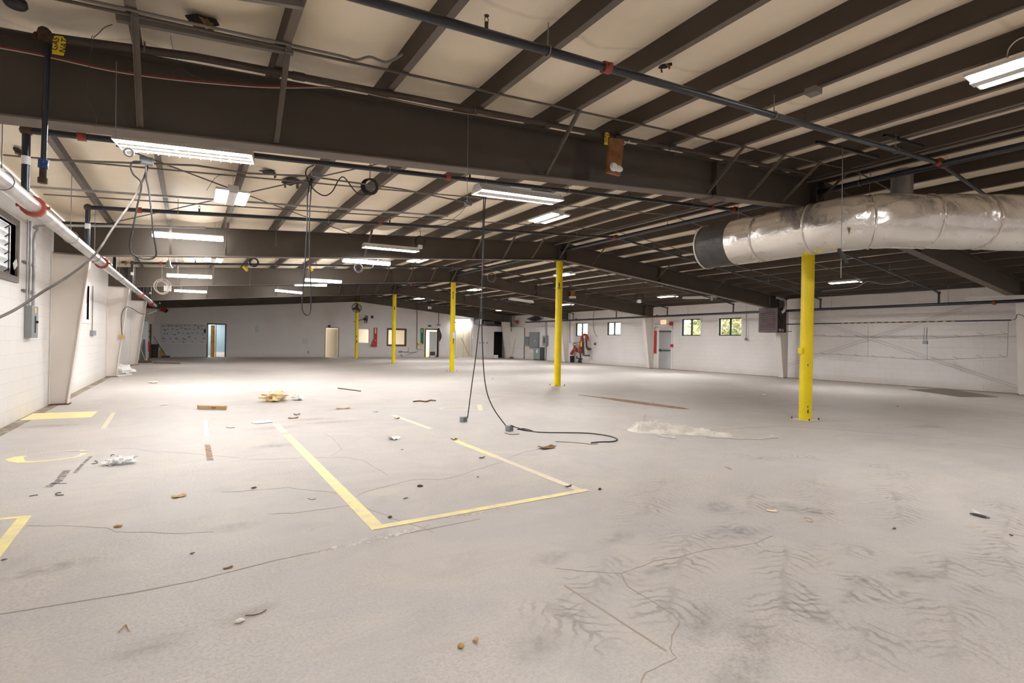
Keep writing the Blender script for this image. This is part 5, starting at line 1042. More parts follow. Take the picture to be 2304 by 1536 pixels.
tag(MB().tube(smooth_path([at(px,py,x=20.2) for px, py in ((1826,652),(1850,660),(1900,661),(1960,660),(2040,655),(2113,643),(2160,635),(2215,627))]), .026, 8).build('upper_pipe', M['pipe'], None, 60), 'black pipe sagging along the top of the right wall', 'pipe')
c = at(1989,647,y=9.3); tag(MB().ball(c,.06,10).build('yellow_ball', M['yellowtag'], None, 60), 'small yellow tag hanging by the lamp over the wire rack', 'tag')
tag(MB().tube(smooth_path([at(px,py,x=x) for px, py, x in ((1850,655,20.2),(1875,652,19.9),(1905,650,19.6),(1930,645,19.2),(1952,633,18.4),(1985,639,19.0),(2020,637,19.2),(2045,632,19.0))]), .008, 6).build('cable', M['palecable'], None, 60), 'pale cable swagged under the roof by the lamp above the wire rack', 'cable')
c = at(1601,663,y=13.6); t = thing('work_lamp', c, 'black framed work lamp hanging under the second rafter toward the right wall', 'lamp'); MB().cbox(c,(.16,.1,.1)).build('bracket', M['black'], t); b = MB(); b.tube([c+V((-.09,0,-.02)),c+V((-.06,0,-.26)),c+V((.06,0,-.26)),c+V((.09,0,-.02))], .014, 6); b.build('yoke', M['black'], t, 40); MB().cbox(c+V((0,0,-.14)),(.09,.06,.18)).build('lamp_glass', M['plastic'], t)
c = at(1211,722,y=31.5); t = thing('hood_fan', c, 'dark pyramid shaped exhaust hood under the fourth rafter', 'hood'); MB().prism([c+V((-.75,0,.14)),c+V((-.2,0,-.02)),c+V((.35,0,.14)),c+V((.1,0,.42))],(0,.5,0)).build('hood', M['mesh'], t); MB().cyl(c+V((-.2,.2,.05)),(c.x-.2,c.y+.2,zr(c.x)),.02,6).build('hanger_rod', M['wire'], t, 60)
q = [at(*p,z=0) for p in ((2042,876),(2130,874.5),(2247,893),(2160,893))]; tag(MB().prism([p+V((0,0,0)) for p in q],(0,0,.006)).build('floor_plate', M['plate']), 'flat grey steel plate on the floor before the right wall', 'plate')
# ================================================================ FLOOR MARKINGS, CRACKS AND STAINS (parts of the floor)
def fpt(p, z=0.): return at(p[0], p[1], z=z)
def ribbon(pts, w, name, m, z=.0012, px=True, jitter=0., th=.0008):
    pts = [fpt(p) for p in pts] if px else [V(p) for p in pts]; ws = w if isinstance(w, (list, tuple)) else [w]*len(pts); b = MB(); L_, R_ = [], []
    for i, p in enumerate(pts):
        d = (pts[min(i+1,len(pts)-1)]-pts[max(i-1,0)]); d.z = 0; d.normalize(); n = V((-d.y,d.x,0)); j = V((random.uniform(-1,1),random.uniform(-1,1),0))*jitter
        L_.append(V((p.x,p.y,z))+n*ws[i]/2+j); R_.append(V((p.x,p.y,z))-n*ws[i]/2+j)
    n = len(pts); vs = L_+R_+[v+V((0,0,th)) for v in L_+R_]
    fs = []
    for i in range(n-1): fs += [(i,i+1,n+i+1,n+i),(2*n+i,3*n+i,3*n+i+1,2*n+i+1),(i,2*n+i,2*n+i+1,i+1),(n+i,n+i+1,3*n+i+1,3*n+i)]
    b.add(vs, fs); return b.build(name, M[m], floor_o)
random.seed(5)
ribbon([(1.155,8.75,0),(1.157,7.9,0)], .09, 'worn_line', 'wornline', px=False); ribbon([(1.157,7.75,0),(1.16,6,0),(1.16,3.60,0)], .10, 'painted_line', 'linepaint', px=False)
ribbon([(1.11,3.635,0),(2,3.64,0),(3.12,3.65,0)], .075, 'painted_line', 'linepaint', .0022, px=False); ribbon([(3.05,3.63,0),(3.05,5.2,0)], .085, 'worn_line', 'wornline', px=False); ribbon([(3.05,5.2,0),(3.05,6.35,0)], .095, 'painted_line', 'linepaint', px=False)
ribbon([(3.12,7.3,0),(3.08,8.9,0)], .09, 'worn_line', 'wornline', px=False)
MB().prism([(-2.19,10.66,.0012),(-1.33,10.63,.0012),(-1.33,11.40,.0012),(-2.19,11.5,.0012)],(0,0,.001)).build('painted_patch', M['patch'], floor_o)
ribbon([(192,1017),(183,1013),(152,1014),(106,1018),(66,1024)], [.06,.04,.05,.03,.02], 'painted_arc', 'wornline'); ribbon([(60,1026),(42,1028),(33,1032),(36,1036),(50,1039.5),(78,1039),(122,1035),(172,1028.5)], [.05,.10,.15,.12,.08,.07,.06,.05], 'painted_arc', 'linepaint'); ribbon([(172,1028),(186,1022),(192,1016)], .06, 'worn_arc', 'wornline')
q0, q1, q2 = fpt((-70,1174)), fpt((68,1161.5)), fpt((-40,1284)); ribbon([q0,q1], .05, 'painted_line', 'linepaint', px=False); ribbon([q1+V((-.03,0,0)),q2], .075, 'painted_line', 'linepaint', .0022, px=False)
ribbon([(1062,914),(1030,914),(1000,916),(987,918.5),(1000,921),(1035,922.5),(1065,920.5)], .05, 'worn_arc', 'wornline'); ribbon([(1078,910),(1081,923)], .09, 'worn_line', 'wornline')
ribbon([(462,945),(465,980)], .05, 'worn_line', 'wornline'); ribbon([(467,1000),(473,1036)], .06, 'worn_line', 'stain'); ribbon([(256,928),(232,964)], .06, 'worn_line', 'wornline')
def crack(pts, w=.008): 
    pp = []
    for a, e in zip(pts, pts[1:]):
        for k in range(4): pp.append((a[0]+(e[0]-a[0])*k/4+random.uniform(-1.5,1.5), a[1]+(e[1]-a[1])*k/4+random.uniform(-.8,.8)))
    pp.append(pts[-1]); ribbon(pp, [w*random.uniform(.3,.9) for _ in pp], 'crack', 'crack', .0006)
for c in ([(62,1183),(110,1183),(150,1182),(240,1187),(262,1197),(330,1197),(400,1200),(480,1196)],
 [(802,1117),(820,1107),(879,1091),(914,1082),(944,1078),(997,1078),(1032,1070),(1077,1055),(1133,1038),(1150,1027),(1180,1017),(1250,1002)],
 [(560,1034),(650,1031),(746,1029),(784,1029),(823,1038),(843,1052),(873,1069)],[(730,975),(748,985),(762,1000),(768,1010),(746,1025)],
 [(500,1107),(560,1103),(649,1097),(702,1104),(781,1110),(814,1138),(840,1150),(873,1160),(890,1169),(945,1185),(975,1198)],
 [(600,1156),(660,1154),(770,1140),(800,1133)],[(250,1008),(310,1010),(350,1016),(400,1018),(540,1030)]): crack(c)
for c in ([(1737,1205),(1700,1222),(1652,1230),(1587,1237),(1530,1252),(1472,1262),(1440,1275),(1397,1290),(1317,1285),(1250,1278)],[(1397,1290),(1412,1320),(1460,1348),(1512,1380),(1529,1400),(1511,1430),(1509,1465),(1524,1480),(1452,1513),(1440,1540)]): crack(c, .010)
ribbon([(1270,1317),(1350,1368),(1430,1420),(1500,1465)], .012, 'saw_cut', 'crack', .0006)
ribbon([(-60,1395),(0,1381.5),(150,1357),(300,1333),(444,1305),(620,1260),(880,1207),(1080,1167)], .010, 'slab_joint', 'crack', .0007)
ribbon([(1480,975),(1760,958),(1900,968),(2058,979),(2304,1011),(2400,1024)], .012, 'slab_joint', 'crack', .0007)
ribbon([(690,1248),(760,1231),(840,1212),(900,1200),(945,1188),(972,1178)], [.01,.05,.09,.07,.04,.01], 'scrape_mark', 'scratch', .0009); ribbon([(1000,1165),(1080,1155),(1130,1142),(1146,1132)], [.01,.03,.03,.01], 'scrape_mark', 'scratch', .0009)
ribbon([(1300,888),(1360,895),(1410,902),(1470,910),(1530,918),(1552,921)], [.08,.26,.42,.42,.28,.03], 'rust_streak', 'stain', .0009)
def soft(name, col):
    m = bpy.data.materials.new(name); m.use_nodes = True; nt = m.node_tree; N = nt.nodes; L = nt.links; b = N['Principled BSDF']; b.inputs['Base Color'].default_value = (*col,1); b.inputs['Roughness'].default_value = .6
    tc = N.new('ShaderNodeTexCoord'); mp = N.new('ShaderNodeMapping'); mp.inputs['Location'].default_value = (-1,-1,0); mp.inputs['Scale'].default_value = (2,2,0); L.new(tc.outputs['Generated'], mp.inputs['Vector'])
    g = N.new('ShaderNodeTexGradient'); g.gradient_type = 'SPHERICAL'; L.new(mp.outputs[0], g.inputs['Vector']); n = N.new('ShaderNodeTexNoise'); n.inputs['Scale'].default_value = 14; n.inputs['Detail'].default_value = 6
    ge = N.new('ShaderNodeNewGeometry'); L.new(ge.outputs['Position'], n.inputs['Vector']); r = N.new('ShaderNodeMapRange'); r.inputs['From Min'].default_value = .25; r.inputs['From Max'].default_value = .8; L.new(n.outputs['Fac'], r.inputs['Value'])
    x = N.new('ShaderNodeMath'); x.operation = 'MULTIPLY'; x.use_clamp = True; L.new(g.outputs['Fac'], x.inputs[0]); r.inputs['To Max'].default_value = .42; L.new(r.outputs[0], x.inputs[1])
    t = N.new('ShaderNodeBsdfTransparent'); s = N.new('ShaderNodeMixShader'); L.new(x.outputs[0], s.inputs['Fac']); L.new(t.outputs[0], s.inputs[1]); L.new(b.outputs[0], s.inputs[2]); L.new(s.outputs[0], N['Material Output'].inputs['Surface']); return m
M['smudge'] = soft('grey tyre smudge', (.23,.21,.20)); M['brownsmudge'] = soft('brown dirt smudge', (.30,.20,.12)); M['palesmudge'] = soft('pale dust smudge', (.80,.74,.66))
def smudge(px, py, w, h, m='smudge', ang=0.):
    c = fpt((px,py)); R_ = Matrix.Rotation(ang,3,'Z'); b = MB(); b.add([(-w/2,-h/2,0),(w/2,-h/2,0),(w/2,h/2,0),(-w/2,h/2,0)],[(0,1,2,3)]); o = b.build('smudge', M[m], floor_o, origin=V((0,0,0))); o.location = (c.x,c.y,.0004+.00001*(px%37)); o.rotation_euler = (0,0,ang); return o
for a in ((1580,1398,.5,.25,'smudge',.4),(1670,1520,.6,.25,'smudge',.2),(1210,1448,.4,.25,'smudge',.3),(1825,1150,.5,.3,'smudge',-.4),(1660,1198,.6,.35,'smudge',-.4),(1240,1255,.4,.2,'smudge',.2),(1480,1285,.3,.15,'smudge',.1),(2060,1292,.5,.25,'smudge',-.5),(1760,1138,.5,.3,'smudge',-.3),(1610,1140,.5,.3,'smudge',.2),(2080,960,1.0,.4,'smudge',-.2),(1390,1210,.5,.2,'smudge',.2),(1700,1430,.4,.3,'smudge',.8),
 (560,1380,.35,.15,'brownsmudge',.3),(740,950,1.2,.3,'brownsmudge',0),(770,921,.8,.3,'brownsmudge',0),(700,943,.8,.3,'brownsmudge',0),(60,1290,.9,.6,'palesmudge',0),(730,1240,1.0,.4,'palesmudge',.4),(250,905,1.4,.8,'palesmudge',0),(330,870,2.0,1.4,'palesmudge',0),(700,1190,.4,.3,'palesmudge',.2),(330,1455,.4,.2,'brownsmudge',.1),(620,962,.9,.4,'brownsmudge',0),(110,958,1.0,.4,'smudge',0),(110,1280,.5,.2,'smudge',.2),(530,1185,.4,.25,'smudge',0),(620,1003,.7,.3,'brownsmudge',.0)): smudge(*a)
def tread_mat():
    """feathered tyre tread print: chevron ribs either side of a spine along the local Y of its plate"""
    m = bpy.data.materials.new('tyre tread print'); m.use_nodes = True; nt = m.node_tree; N = nt.nodes; L = nt.links; b = N['Principled BSDF']; b.inputs['Base Color'].default_value = (.25,.21,.185,1); b.inputs['Roughness'].default_value = .6
    tc = N.new('ShaderNodeTexCoord'); g = N.new('ShaderNodeNewGeometry')
    nz = N.new('ShaderNodeTexNoise'); nz.inputs['Scale'].default_value = 6; nz.inputs['Detail'].default_value = 4; L.new(g.outputs['Position'], nz.inputs['Vector'])
    vm = N.new('ShaderNodeVectorMath'); vm.operation = 'MULTIPLY_ADD'; L.new(nz.outputs['Color'], vm.inputs[0]); vm.inputs[1].default_value = (.2,.2,0); L.new(tc.outputs['Object'], vm.inputs[2])
    vs = N.new('ShaderNodeVectorMath'); vs.operation = 'SUBTRACT'; L.new(vm.outputs[0], vs.inputs[0]); vs.inputs[1].default_value = (.1,.1,0)
    s = N.new('ShaderNodeSeparateXYZ'); L.new(vs.outputs[0], s.inputs[0]); gs = N.new('ShaderNodeSeparateXYZ'); L.new(tc.outputs['Generated'], gs.inputs[0])
    def mth(op, a, c_=None, cl=False):
        x = N.new('ShaderNodeMath'); x.operation = op; x.use_clamp = cl
        for i, q in enumerate((a, c_)):
            if q is None: continue
            if isinstance(q, (int, float)): x.inputs[i].default_value = q
            else: L.new(q, x.inputs[i])
        return x.outputs[0]
    def rng(v, a, e, to=1.):
        r = N.new('ShaderNodeMapRange'); r.interpolation_type = 'SMOOTHSTEP'; r.inputs['From Min'].default_value = a; r.inputs['From Max'].default_value = e; r.inputs['To Max'].default_value = to; L.new(v, r.inputs['Value']); return r.outputs[0]
    ab = mth('ABSOLUTE', s.outputs[0]); ph = mth('MULTIPLY', mth('ADD', s.outputs[1], mth('MULTIPLY', ab, -.9)), 2*PI/.095)
    rib = rng(mth('SINE', ph), .15, 1.); sp = rng(ab, .035, .0, .8); f = mth('MAXIMUM', rib, sp)
    ex = mth('ABSOLUTE', mth('SUBTRACT', gs.outputs[0], .5)); ey = mth('ABSOLUTE', mth('SUBTRACT', gs.outputs[1], .5))
    f = mth('MULTIPLY', mth('MULTIPLY', f, rng(ex, .48, .12)), rng(ey, .49, .25))
    n2 = N.new('ShaderNodeTexNoise'); n2.inputs['Scale'].default_value = 3.5; n2.inputs['Detail'].default_value = 5; L.new(g.outputs['Position'], n2.inputs['Vector'])
    f = mth('MULTIPLY', mth('MULTIPLY', f, rng(n2.outputs['Fac'], .36, .68)), .26, True)
    t = N.new('ShaderNodeBsdfTransparent'); x = N.new('ShaderNodeMixShader'); L.new(f, x.inputs['Fac']); L.new(t.outputs[0], x.inputs[1]); L.new(b.outputs[0], x.inputs[2]); L.new(x.outputs[0], N['Material Output'].inputs['Surface']); return m
M['tread'] = tread_mat()
for k, (q0, q1, wd) in enumerate((((1772,1200),(1764,1500),.6),((2010,1255),(1768,1460),.55),((2125,1225),(2165,1560),.66),((1560,1170),(1470,1500),.6),((1900,1190),(1965,1560),.6),((1700,1090),(1640,1270),.6),((2250,1110),(2290,1420),.6),((1500,1065),(1415,1210),.6),((1990,1030),(2040,1210),.7),((1370,1230),(1300,1430),.6),((1830,1060),(1850,1200),.6),((1600,1030),(1900,1030),.6),((1180,1330),(1420,1480),.6))):
    o, e = fpt(q0), fpt(q1); d = e-o; b = MB(); b.add([(-wd/2,-d.length/2,0),(wd/2,-d.length/2,0),(wd/2,d.length/2,0),(-wd/2,d.length/2,0)],[(0,1,2,3)]); p = b.build('tread_mark', M['tread'], floor_o, origin=V((0,0,0))); mid = (o+e)/2; p.location = (mid.x,mid.y,.0011+.00002*k); p.rotation_euler = (0,0,math.atan2(d.y,d.x)-PI/2)
MB().box((XR-.42,YN,.0),(XR,33,.0009)).build('dust_edge', M['dustline'], floor_o); MB().box((XL,YN,.0),(XL+.16,YF,.0009)).build('dust_edge', M['dustline'], floor_o)
ribbon([(150,1058),(132,1082),(105,1097)], .06, 'dark_scar', 'scar', .0009); ribbon([(205,1026),(185,1045),(168,1064)], .03, 'dark_scar', 'scar', .0009)
# ================================================================ LITTER ON THE FLOOR
def lump(c, sx, sy, sz, seed, rough=.5, n=18, m=10):
    b = MB(); vs = []; c = V(c)
    for i in range(m+1):
        th = PI*i/m
        for k in range(n):
            a = 2*PI*k/n; d = V((math.sin(th)*math.cos(a), math.sin(th)*math.sin(a), math.cos(th))); r = 1+rough*(mn.noise(d*2.1+V((seed,0,0)))+.55*mn.noise(d*5.3+V((0,seed,0)))+.3*mn.noise(d*11+V((seed,seed,0))))
            vs.append(c+V((d.x*sx*r, d.y*sy*r, max(-sz*.98, d.z*sz*r)+sz)))
    b.add(vs, [(i*n+k, i*n+(k+1)%n, (i+1)*n+(k+1)%n, (i+1)*n+k) for i in range(m) for k in range(n)]); return b
def litter(px, py, name, label, cat, m, kind='lump', w=.1, d=.08, h=.03, seed=1, group=None, rough=.5, smooth=None, ang=0.):
    c = fpt((px,py)); random.seed(seed)
    if kind == 'lump': o = lump(c+V((0,d*.6,.001)), w/2, d/2, h/2, seed, rough).build(name, M[m], None, smooth)
    elif kind == 'sheet':
        b = MB(); n = 8; dx, dy = V((math.cos(ang),math.sin(ang),0)), V((-math.sin(ang),math.cos(ang),0)); vs = []
        for t in (0,1):
            for j in range(n):
                for i in range(n):
                    u, v = i/(n-1)-.5, j/(n-1)-.5; z = h*(.5+.5*mn.noise(V((u*3+seed,v*3,seed))))*(abs(u)*1.6+.15)+.002; vs.append(c+dx*u*w+dy*v*d+V((0,0,z+.002*t)))
        f = lambda t: [(t*n*n+j*n+i, t*n*n+j*n+i+1, t*n*n+(j+1)*n+i+1, t*n*n+(j+1)*n+i) for j in range(n-1) for i in range(n-1)]; b.add(vs, f(0)+f(1)); o = b.build(name, M[m], None, smooth)
    elif kind == 'stick':
        b = MB(); dx = V((math.cos(ang),math.sin(ang),0)); p = [c+dx*(w*(k/4-.5))+V((0,0,h/2+.002+(h*.4*mn.noise(V((k,seed,0))))))+V((0,random.uniform(-.1,.1)*d,0)) for k in range(5)]; b.tube(p, [h*.35,h*.5,h*.5,h*.45,h*.25], 6); o = b.build(name, M[m], None, 50)
    elif kind == 'path':
        o = MB().tube(smooth_path([fpt(p, h/2+.002) for p in w]), h/2, 6).build(name, M[m], None, 60)
    return tag(o, label, cat, group)
litter(619,905,'crumpled_bag','crumpled yellow and white bag on the floor at the mid left','bag','yellowbag',w=.48,d=.4,h=.20,seed=3,rough=.9)
litter(671,901,'crumpled_paper','crumpled white paper ball just right of the yellow bag','paper','paper',w=.2,d=.18,h=.11,seed=4,rough=.8)
a, e = fpt((448,921)), fpt((508,922)); t = thing('flat_box', (a+e)/2, 'long flat brown cardboard box on the floor at the mid left', 'box'); crt = bez(MB().prism([a+V((0,0,.001)),e+V((0,0,.001)),e+V((.03,.14,.001)),a+V((-.03,.14,.001))],(0,0,.07)).build('carton', M['cardboard'], t), .004)
u = (e-a).normalized(); mid = a+u*(e-a).length*.45; MB().prism([mid+V((0,-.0015,.02)),mid+u*.09+V((0,-.0015,.02)),mid+u*.09+V((0,-.0015,.05)),mid+V((0,-.0015,.05))],(0,.002,0)).build('dark_print', M['wood'], crt); mid = a+u*(e-a).length*.62; MB().prism([mid+V((0,-.0015,.025)),mid+u*.18+V((0,-.0015,.025)),mid+u*.18+V((0,-.0015,.045)),mid+V((0,-.0015,.045))],(0,.002,0)).build('tape_label', M['tan'], crt)
a, e = fpt((761,874)), fpt((811,880.5)); tag(MB().beam(a+V((0,0,.012)), e+V((0,0,.012)), .04, .022).build('wood_strip', M['darkwood']), 'short brown wood strip on the floor left of the hanging cords', 'wood strip', 'wood strips')
litter(590,950,'paper_sheet','flat white sheet of paper on the floor at the top of the left yellow line','paper','paper','sheet',.28,.2,.02,5,ang=.15)
litter(886,988,'folded_paper','folded white paper with a grey edge on the floor inside the yellow outline','paper','paper','sheet',.14,.13,.06,9,ang=.6)
t = thing('plastic_bag', fpt((265,1046)), 'thin milky plastic bag crumpled on the floor beside the yellow arc', 'bag'); lump(fpt((272,1043)),.11,.09,.035,21,.8,26,14).build('bag_body', M['film'], t, 60); lump(fpt((246,1046)),.06,.06,.02,22,.9,20,10).build('bag_corner', M['film'], t, 60)
litter(403,1117,'scrap','yellow triangular scrap of card on the floor below the plastic bag','scrap','tan','sheet',.10,.07,.02,12,ang=.3)
tag(MB().torus(fpt((945,1094))+V((0,0,.006)), .023, .005, (0,0,1), 22, 8).build('rubber_ring', M['black'], None, 60), 'small black rubber ring on the floor inside the yellow outline', 'ring')
litter(0,0,'bent_hook','bent black metal hook on the floor below the yellow arc','hook','black','path',w=[(137,1107.5),(131,1108),(125,1111),(130,1113.5),(143,1113)],h=.007,group='bent hooks')
litter(0,0,'bent_hook','bent black metal hook on the floor touching the plastic bag side','hook','black','path',w=[(213,1036.5),(219,1038),(218,1041.5),(206,1043)],h=.007,group='bent hooks')
litter(0,0,'bent_hook','small black hook on the floor just above the plastic bag','hook','black','path',w=[(249,1026),(251,1022.5),(257,1023)],h=.007,group='bent hooks')
litter(0,0,'wire_piece','straight dark wire piece on the floor below the yellow arc','wire','black','path',w=[(117,1087),(135,1087.5),(150,1087)],h=.005,group='wire scraps')
litter(0,0,'wire_piece','thin dark wire piece on the floor at the left below the bent hook','wire','black','path',w=[(66,1116),(75,1114),(85,1113)],h=.006,group='wire scraps')
litter(0,0,'wire_piece','small curved dark wire below the paper sheet','wire','black','path',w=[(509,960.5),(517,962.5),(528,961)],h=.006,group='wire scraps')
litter(0,0,'wire_piece','curved brown wire piece left of the left yellow line','wire','leaf','path',w=[(693,1121),(701,1123.5),(711,1122)],h=.005,group='wire scraps')
litter(1231,1008,'dry_leaf','curled brown dry leaf on the floor below the floor cords','leaf','leaf','sheet',.22,.12,.05,14,ang=.1,group='dry leaves')
litter(1022,990,'dry_leaf','small brown leaf at the far end of the right yellow line','leaf','leaf','sheet',.08,.06,.04,15,group='dry leaves')
litter(1085,1030,'dry_leaf','narrow brown leaf beside the right yellow line','leaf','leaf','sheet',.09,.03,.02,16,ang=.3,group='dry leaves')
litter(1278,1095,'dry_leaf','grey brown bark chip near the right corner of the yellow outline','leaf','darkwood','sheet',.07,.025,.02,17,ang=-.1,group='dry leaves')
litter(513,1278,'crushed_leaf','crushed brown leaf crumbs on the floor at the lower left','leaf','leaf','sheet',.05,.02,.006,18,ang=.2,group='dry leaves')
litter(573,1380,'dry_twig','brown twig with a dirt trail on the floor at the bottom left','twig','leaf','path',w=[(552,1384),(570,1383),(580,1381),(590,1377),(599,1371)],h=.005)
litter(265,1187,'tan_chip','small tan wooden chip beside the long floor crack','chip','tan',w=.05,d=.03,h=.015,seed=19)
litter(540,1404,'pale_pebble','pale shell like pebble on the floor near the bottom left','pebble','cloth',w=.045,d=.03,h=.016,seed=20,rough=.3,smooth=60)
litter(1041,1462,'brown_nut','small golden brown nut on the floor near the bottom centre','nut','tan',w=.03,d=.03,h=.02,seed=23,rough=.2,smooth=60)
c = fpt((1070,1448)); tag(MB().cyl(c+V((-.006,0,.011)), c+V((.012,.015,.013)), .010, 12).build('cork', M['pale wood'], None, 40), 'small pale cork on the floor near the bottom centre', 'cork')
litter(0,0,'straw_twig','pale V shaped straw on the floor at the bottom left','straw','pale wood','path',w=[(267,1421),(277,1410),(284,1404.5),(288,1412),(292,1419)],h=.006)
litter(1737,1150,'yellow_chip','flat yellow chip on the floor at the right, below the smudges','chip','yellowbag','sheet',.075,.035,.01,25,ang=-.6,group='pale chips')
litter(1822,1171,'yellow_chip','curled pale chip on the floor beside a dark smudge','chip','pale wood','path',w=[(1808,1164),(1817,1165),(1826,1168),(1828,1173),(1820,1173),(1815,1170)],h=.005,group='pale chips')
litter(1642,1054,'yellow_chip','thin pale wood splinters on the floor below the white cloth','chip','pale wood','path',w=[(1632,1050),(1640,1052),(1646,1056),(1638,1053)],h=.008,group='pale chips')
c = fpt((2204,1164)); t = thing('dark_scrap', c, 'dark folded scrap with a torn pale edge on the floor at the far right', 'scrap'); b = MB(); p = [fpt((2182,1158)),fpt((2194,1160)),fpt((2210,1164)),fpt((2227,1168))]
b.tube([q+V((0,0,.012)) for q in p], [.006,.012,.013,.005], 6); b.build('roll', M['darkgrey'], t, 60); b = MB(); b.prism([p[1]+V((0,0,.02)),p[3]+V((-.01,0,.012)),p[2]+V((.02,.03,.035)),p[1]+V((.03,.03,.042))],(0,.004,0)); b.build('torn_edge', M['cloth'], t)
litter(1352,1103,'black_nut','small black nut on the floor right of the yellow outline','nut','black',w=.03,d=.025,h=.02,seed=26,rough=.25)
litter(369,911,'paper_scrap','small white paper scrap left of the cardboard box','paper','paper','sheet',.13,.09,.03,27,group='paper scraps')
litter(346,862,'paper_scrap','crumpled tan paper on the floor toward the far left','paper','cloth',w=.22,d=.16,h=.05,seed=28,group='paper scraps')
litter(262,856,'paper_scrap','thin white strip of card on the floor by the second white column','paper','paper','sheet',.3,.06,.01,29,group='paper scraps')
t = thing('paper_heap', fpt((270,843)), 'heap of white papers with dark spots at the second white column', 'papers'); q = [fpt(p) for p in ((257,847),(298,842.5),(289,836),(262,839))]; MB().prism([p+V((0,0,.002)) for p in q],(0,0,.012)).build('flat_sheets', M['paper'], t); lump(fpt((272,842)),.32,.3,.16,31,.7).build('crumpled_sheets', M['paper'], t)
for p in ((270,832),(286,836)): lump(fpt(p)+V((0,-.1,.1)),.05,.05,.05,33,.3).build('dark_spot', M['black'], t)
for k, (px, py, w_, l) in enumerate(((660,941,.16,'brown leaf litter left of the folded paper'),(668,933,.10,'small tan leaf beside the paper sheet'),)):
    if l != 'x': litter(px,py,'dry_leaf',l,'leaf','leaf','sheet',w_,.08,.03,40+k,group='dry leaves')
litter(955,901,'leaf_strip','strip of brown leaves on the floor left of the hanging cords','leaf','leaf','path',w=[(930,903),(945,901.5),(958,903),(968,900),(980,901)],h=.03,group='dry leaves')
litter(772,919,'orange_scrap','orange brown crumbs on the floor right of the yellow bag','crumbs','tan','sheet',.25,.1,.03,44)
litter(846,927,'dry_leaf','tiny brown leaf on the floor above the folded paper','leaf','leaf','sheet',.08,.04,.02,45,group='dry leaves'); litter(893,942,'dry_leaf','small brown leaf on the faint far yellow line','leaf','leaf','sheet',.09,.04,.03,46,group='dry leaves')
litter(572,1099,'dry_leaf','small dark leaf on the crack left of the yellow outline','leaf','leaf',w=.04,d=.025,h=.012,seed=47,group='dry leaves'); litter(879,1166,'dry_leaf','small brown leaf on the crack at the near left yellow corner','leaf','leaf',w=.03,d=.025,h=.015,seed=48,group='dry leaves')
for k, (px, py, l) in enumerate(((433,1246,'tiny dark chip on the floor, upper one at the lower left'),(430,1250-60,'x'),(165,1226,'x'),(1075,1074,'small dark grit grain inside the yellow outline'),(905,1012,'tiny dark chip inside the yellow outline below the folded paper'),(913,1122,'thin dark sliver inside the yellow outline near its front line'),(10,1260,'small dark chip on the worn patch at the left edge'),(1517,996,'tiny dark sliver below the white cloth'),(1108,853,'thin dark sliver beyond the hanging cords'),(1676,988,'x'),(2012,1190,'tiny dark sliver on the floor at the right'),(2275,1205,'tiny dark chip near the right edge of the floor'),(1695,865,'x'),(2020,915,'dark splinter on the floor right of the first yellow column'),(1712,905,'small white scrap on the floor left of the first yellow column'),(120,1265,'x'))):
    if l == 'x': continue
    litter(px,py,'floor_chip',l,'chip','paper' if 'white' in l else 'darkwood','stick',.05 if 'sliver' in l or 'splinter' in l else .025,.1,.008 if py > 950 else .02,60+k,ang=.2,group='floor chips')
c = fpt((1712,888)); litter(1715,888,'floor_chip','pale flat scrap on the floor well beyond the white cloth','chip','paper','sheet',.25,.1,.02,77,group='floor chips')
# long heap of torn white cloth
def cloth_heap():
    t = thing('torn_cloth', fpt((1530,975)), 'long heap of dirty torn white cloth on the floor left of the first yellow column', 'cloth'); A, B_ = fpt((1412,966)), fpt((1648,981)); ax = (B_-A); L_ = ax.length; ax.normalize(); nx = V((-ax.y,ax.x,0)); nu, nv = 150, 44; vs = []
    for j in range(nv):
        for i in range(nu):
            u, v = i/(nu-1), j/(nv-1)-.5; prof = (1-u)**.55*(.25+.75*min(1,u*9)); wd = .34*prof+.05
            edge = max(0, 1-(abs(v)*2)**2.4); p = A+ax*u*L_+nx*(v*wd*1.5+.07*mn.noise(V((u*6,1,1)))+.05*mn.noise(V((u*9,v*4,5))))
            q = v+.25*mn.noise(V((u*5,2,7))); rid = abs(mn.noise(V((u*3.5,q*7,2))))*1.2+.5*abs(mn.noise(V((u*16,q*9,8))))+.22*abs(mn.noise(V((u*50,q*20,4))))
            z = (.012+.20*prof*rid)*edge*min(1,u*12+.15); vs.append(V((p.x,p.y,.002+z)))
    b = MB(); b.add(vs, [(j*nu+i, j*nu+i+1, (j+1)*nu+i+1, (j+1)*nu+i) for j in range(nv-1) for i in range(nu-1)]); b.build('cloth_heap', M['cloth'], t, 60)
    c = fpt((1452,958)); b = MB(); b.prism([c+V((-.06,0,.08)),c+V((.05,.0,.07)),c+V((.02,.02,.2)),c+V((-.03,.02,.17))],(0,.01,0)); b.build('standing_fold', M['cloth'], t)
    for q, h in (([(1480,978),(1500,983),(1520,985),(1505,979)],.02),([(1590,983),(1640,985),(1670,986),(1710,987),(1735,984),(1750,983)],.018),([(1735,983.5),(1738,979.5),(1742,983)],.02)): MB().tube(smooth_path([fpt(p,h/2+.002) for p in q]), h/2, 6).build('torn_strip', M['cloth'], t, 60)
cloth_heap()
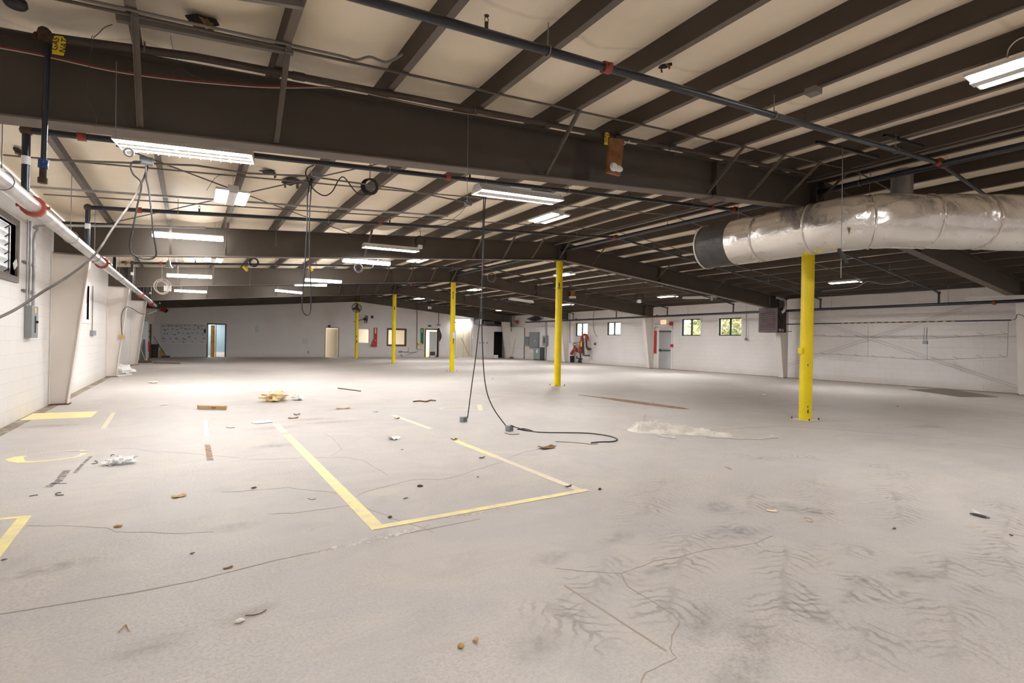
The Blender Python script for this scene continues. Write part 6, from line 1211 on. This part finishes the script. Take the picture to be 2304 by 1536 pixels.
# ================================================================ OUTSIDE THE WINDOWS
struct(MB().box((XR+.25,-30,-.4),(90,80,-.15)).build('ground_outside', M['lawn'], origin=V((0,0,0))))
def tree(x, y, h, r, label, seed):
    random.seed(seed); t = thing('autumn_tree', (x,y,-.15), label, 'tree', 'trees outside the windows'); MB().tube([(x,y,-.2),(x+.1,y,h*.45),(x+.2,y+.2,h*.85)], [.22,.16,.05], 8).build('trunk', M['bark'], t, 60)
    b = MB()
    for k in range(1600):
        d = V((random.gauss(0,1),random.gauss(0,1),random.gauss(0,1))).normalized()*random.uniform(.35,1)**.6; c = V((x+d.x*r,y+d.y*r,h*.55+d.z*h*.5)); u = V((random.gauss(0,1),random.gauss(0,1),random.gauss(0,1))).normalized(); w_ = u.orthogonal().normalized(); s = random.uniform(.09,.2)
        b.add([c-u*s-w_*s*.5, c+u*s-w_*s*.5, c+u*s+w_*s*.5, c-u*s+w_*s*.5], [(0,1,2,3)])
    b.build('leaves', M['foliage'], t)
for k, (x, y, h, r, l) in enumerate(((30,17.2,5.2,2.0,'autumn tree seen through the window right of the exit door, left side'),(35,25.5,4.6,2.2,'autumn tree seen through the window right of the exit door'),(29.5,21.9,5,2.0,'autumn tree between the two window views outside'),(37,19.0,5.6,2.6,'autumn tree seen through the window nearest the heater'))): tree(x,y,h,r,l,k)
struct(MB().box((42,34,-.4),(50,62,2.6)).build('outside_building', M['white']))
# ================================================================ CAMERA AND LIGHT
cd = bpy.data.cameras.new('camera'); cam = bpy.data.objects.new('camera', cd); C.objects.link(cam)
cd.sensor_width = 36; cd.lens = F/2304*36; cd.clip_end = 300
r0, f0, u0 = V((cy_,-sy_,0)), V((sy_,cy_,0)), V((0,0,1))
Rv, Uv = r0*cr_+u0*sr_, u0*cr_-r0*sr_
cam.matrix_world = Matrix(((Rv.x,Uv.x,-f0.x,0),(Rv.y,Uv.y,-f0.y,0),(Rv.z,Uv.z,-f0.z,H),(0,0,0,1)))
bpy.context.scene.camera = cam
w = bpy.data.worlds.new('overcast sky'); bpy.context.scene.world = w; w.use_nodes = True
w.node_tree.nodes['Background'].inputs['Color'].default_value = (.93,.96,1,1); w.node_tree.nodes['Background'].inputs['Strength'].default_value = 3.0
sc = bpy.context.scene
sc.view_settings.view_transform = 'Standard'; sc.view_settings.look = 'None'; sc.view_settings.gamma = 1; sc.view_settings.use_curve_mapping = False
sc.view_settings.exposure = 0.90
sc.cycles.use_denoising = True; sc.cycles.max_bounces = 12; sc.cycles.diffuse_bounces = 8; sc.cycles.glossy_bounces = 3; sc.cycles.transparent_max_bounces = 32
sc.cycles.sample_clamp_indirect = 25
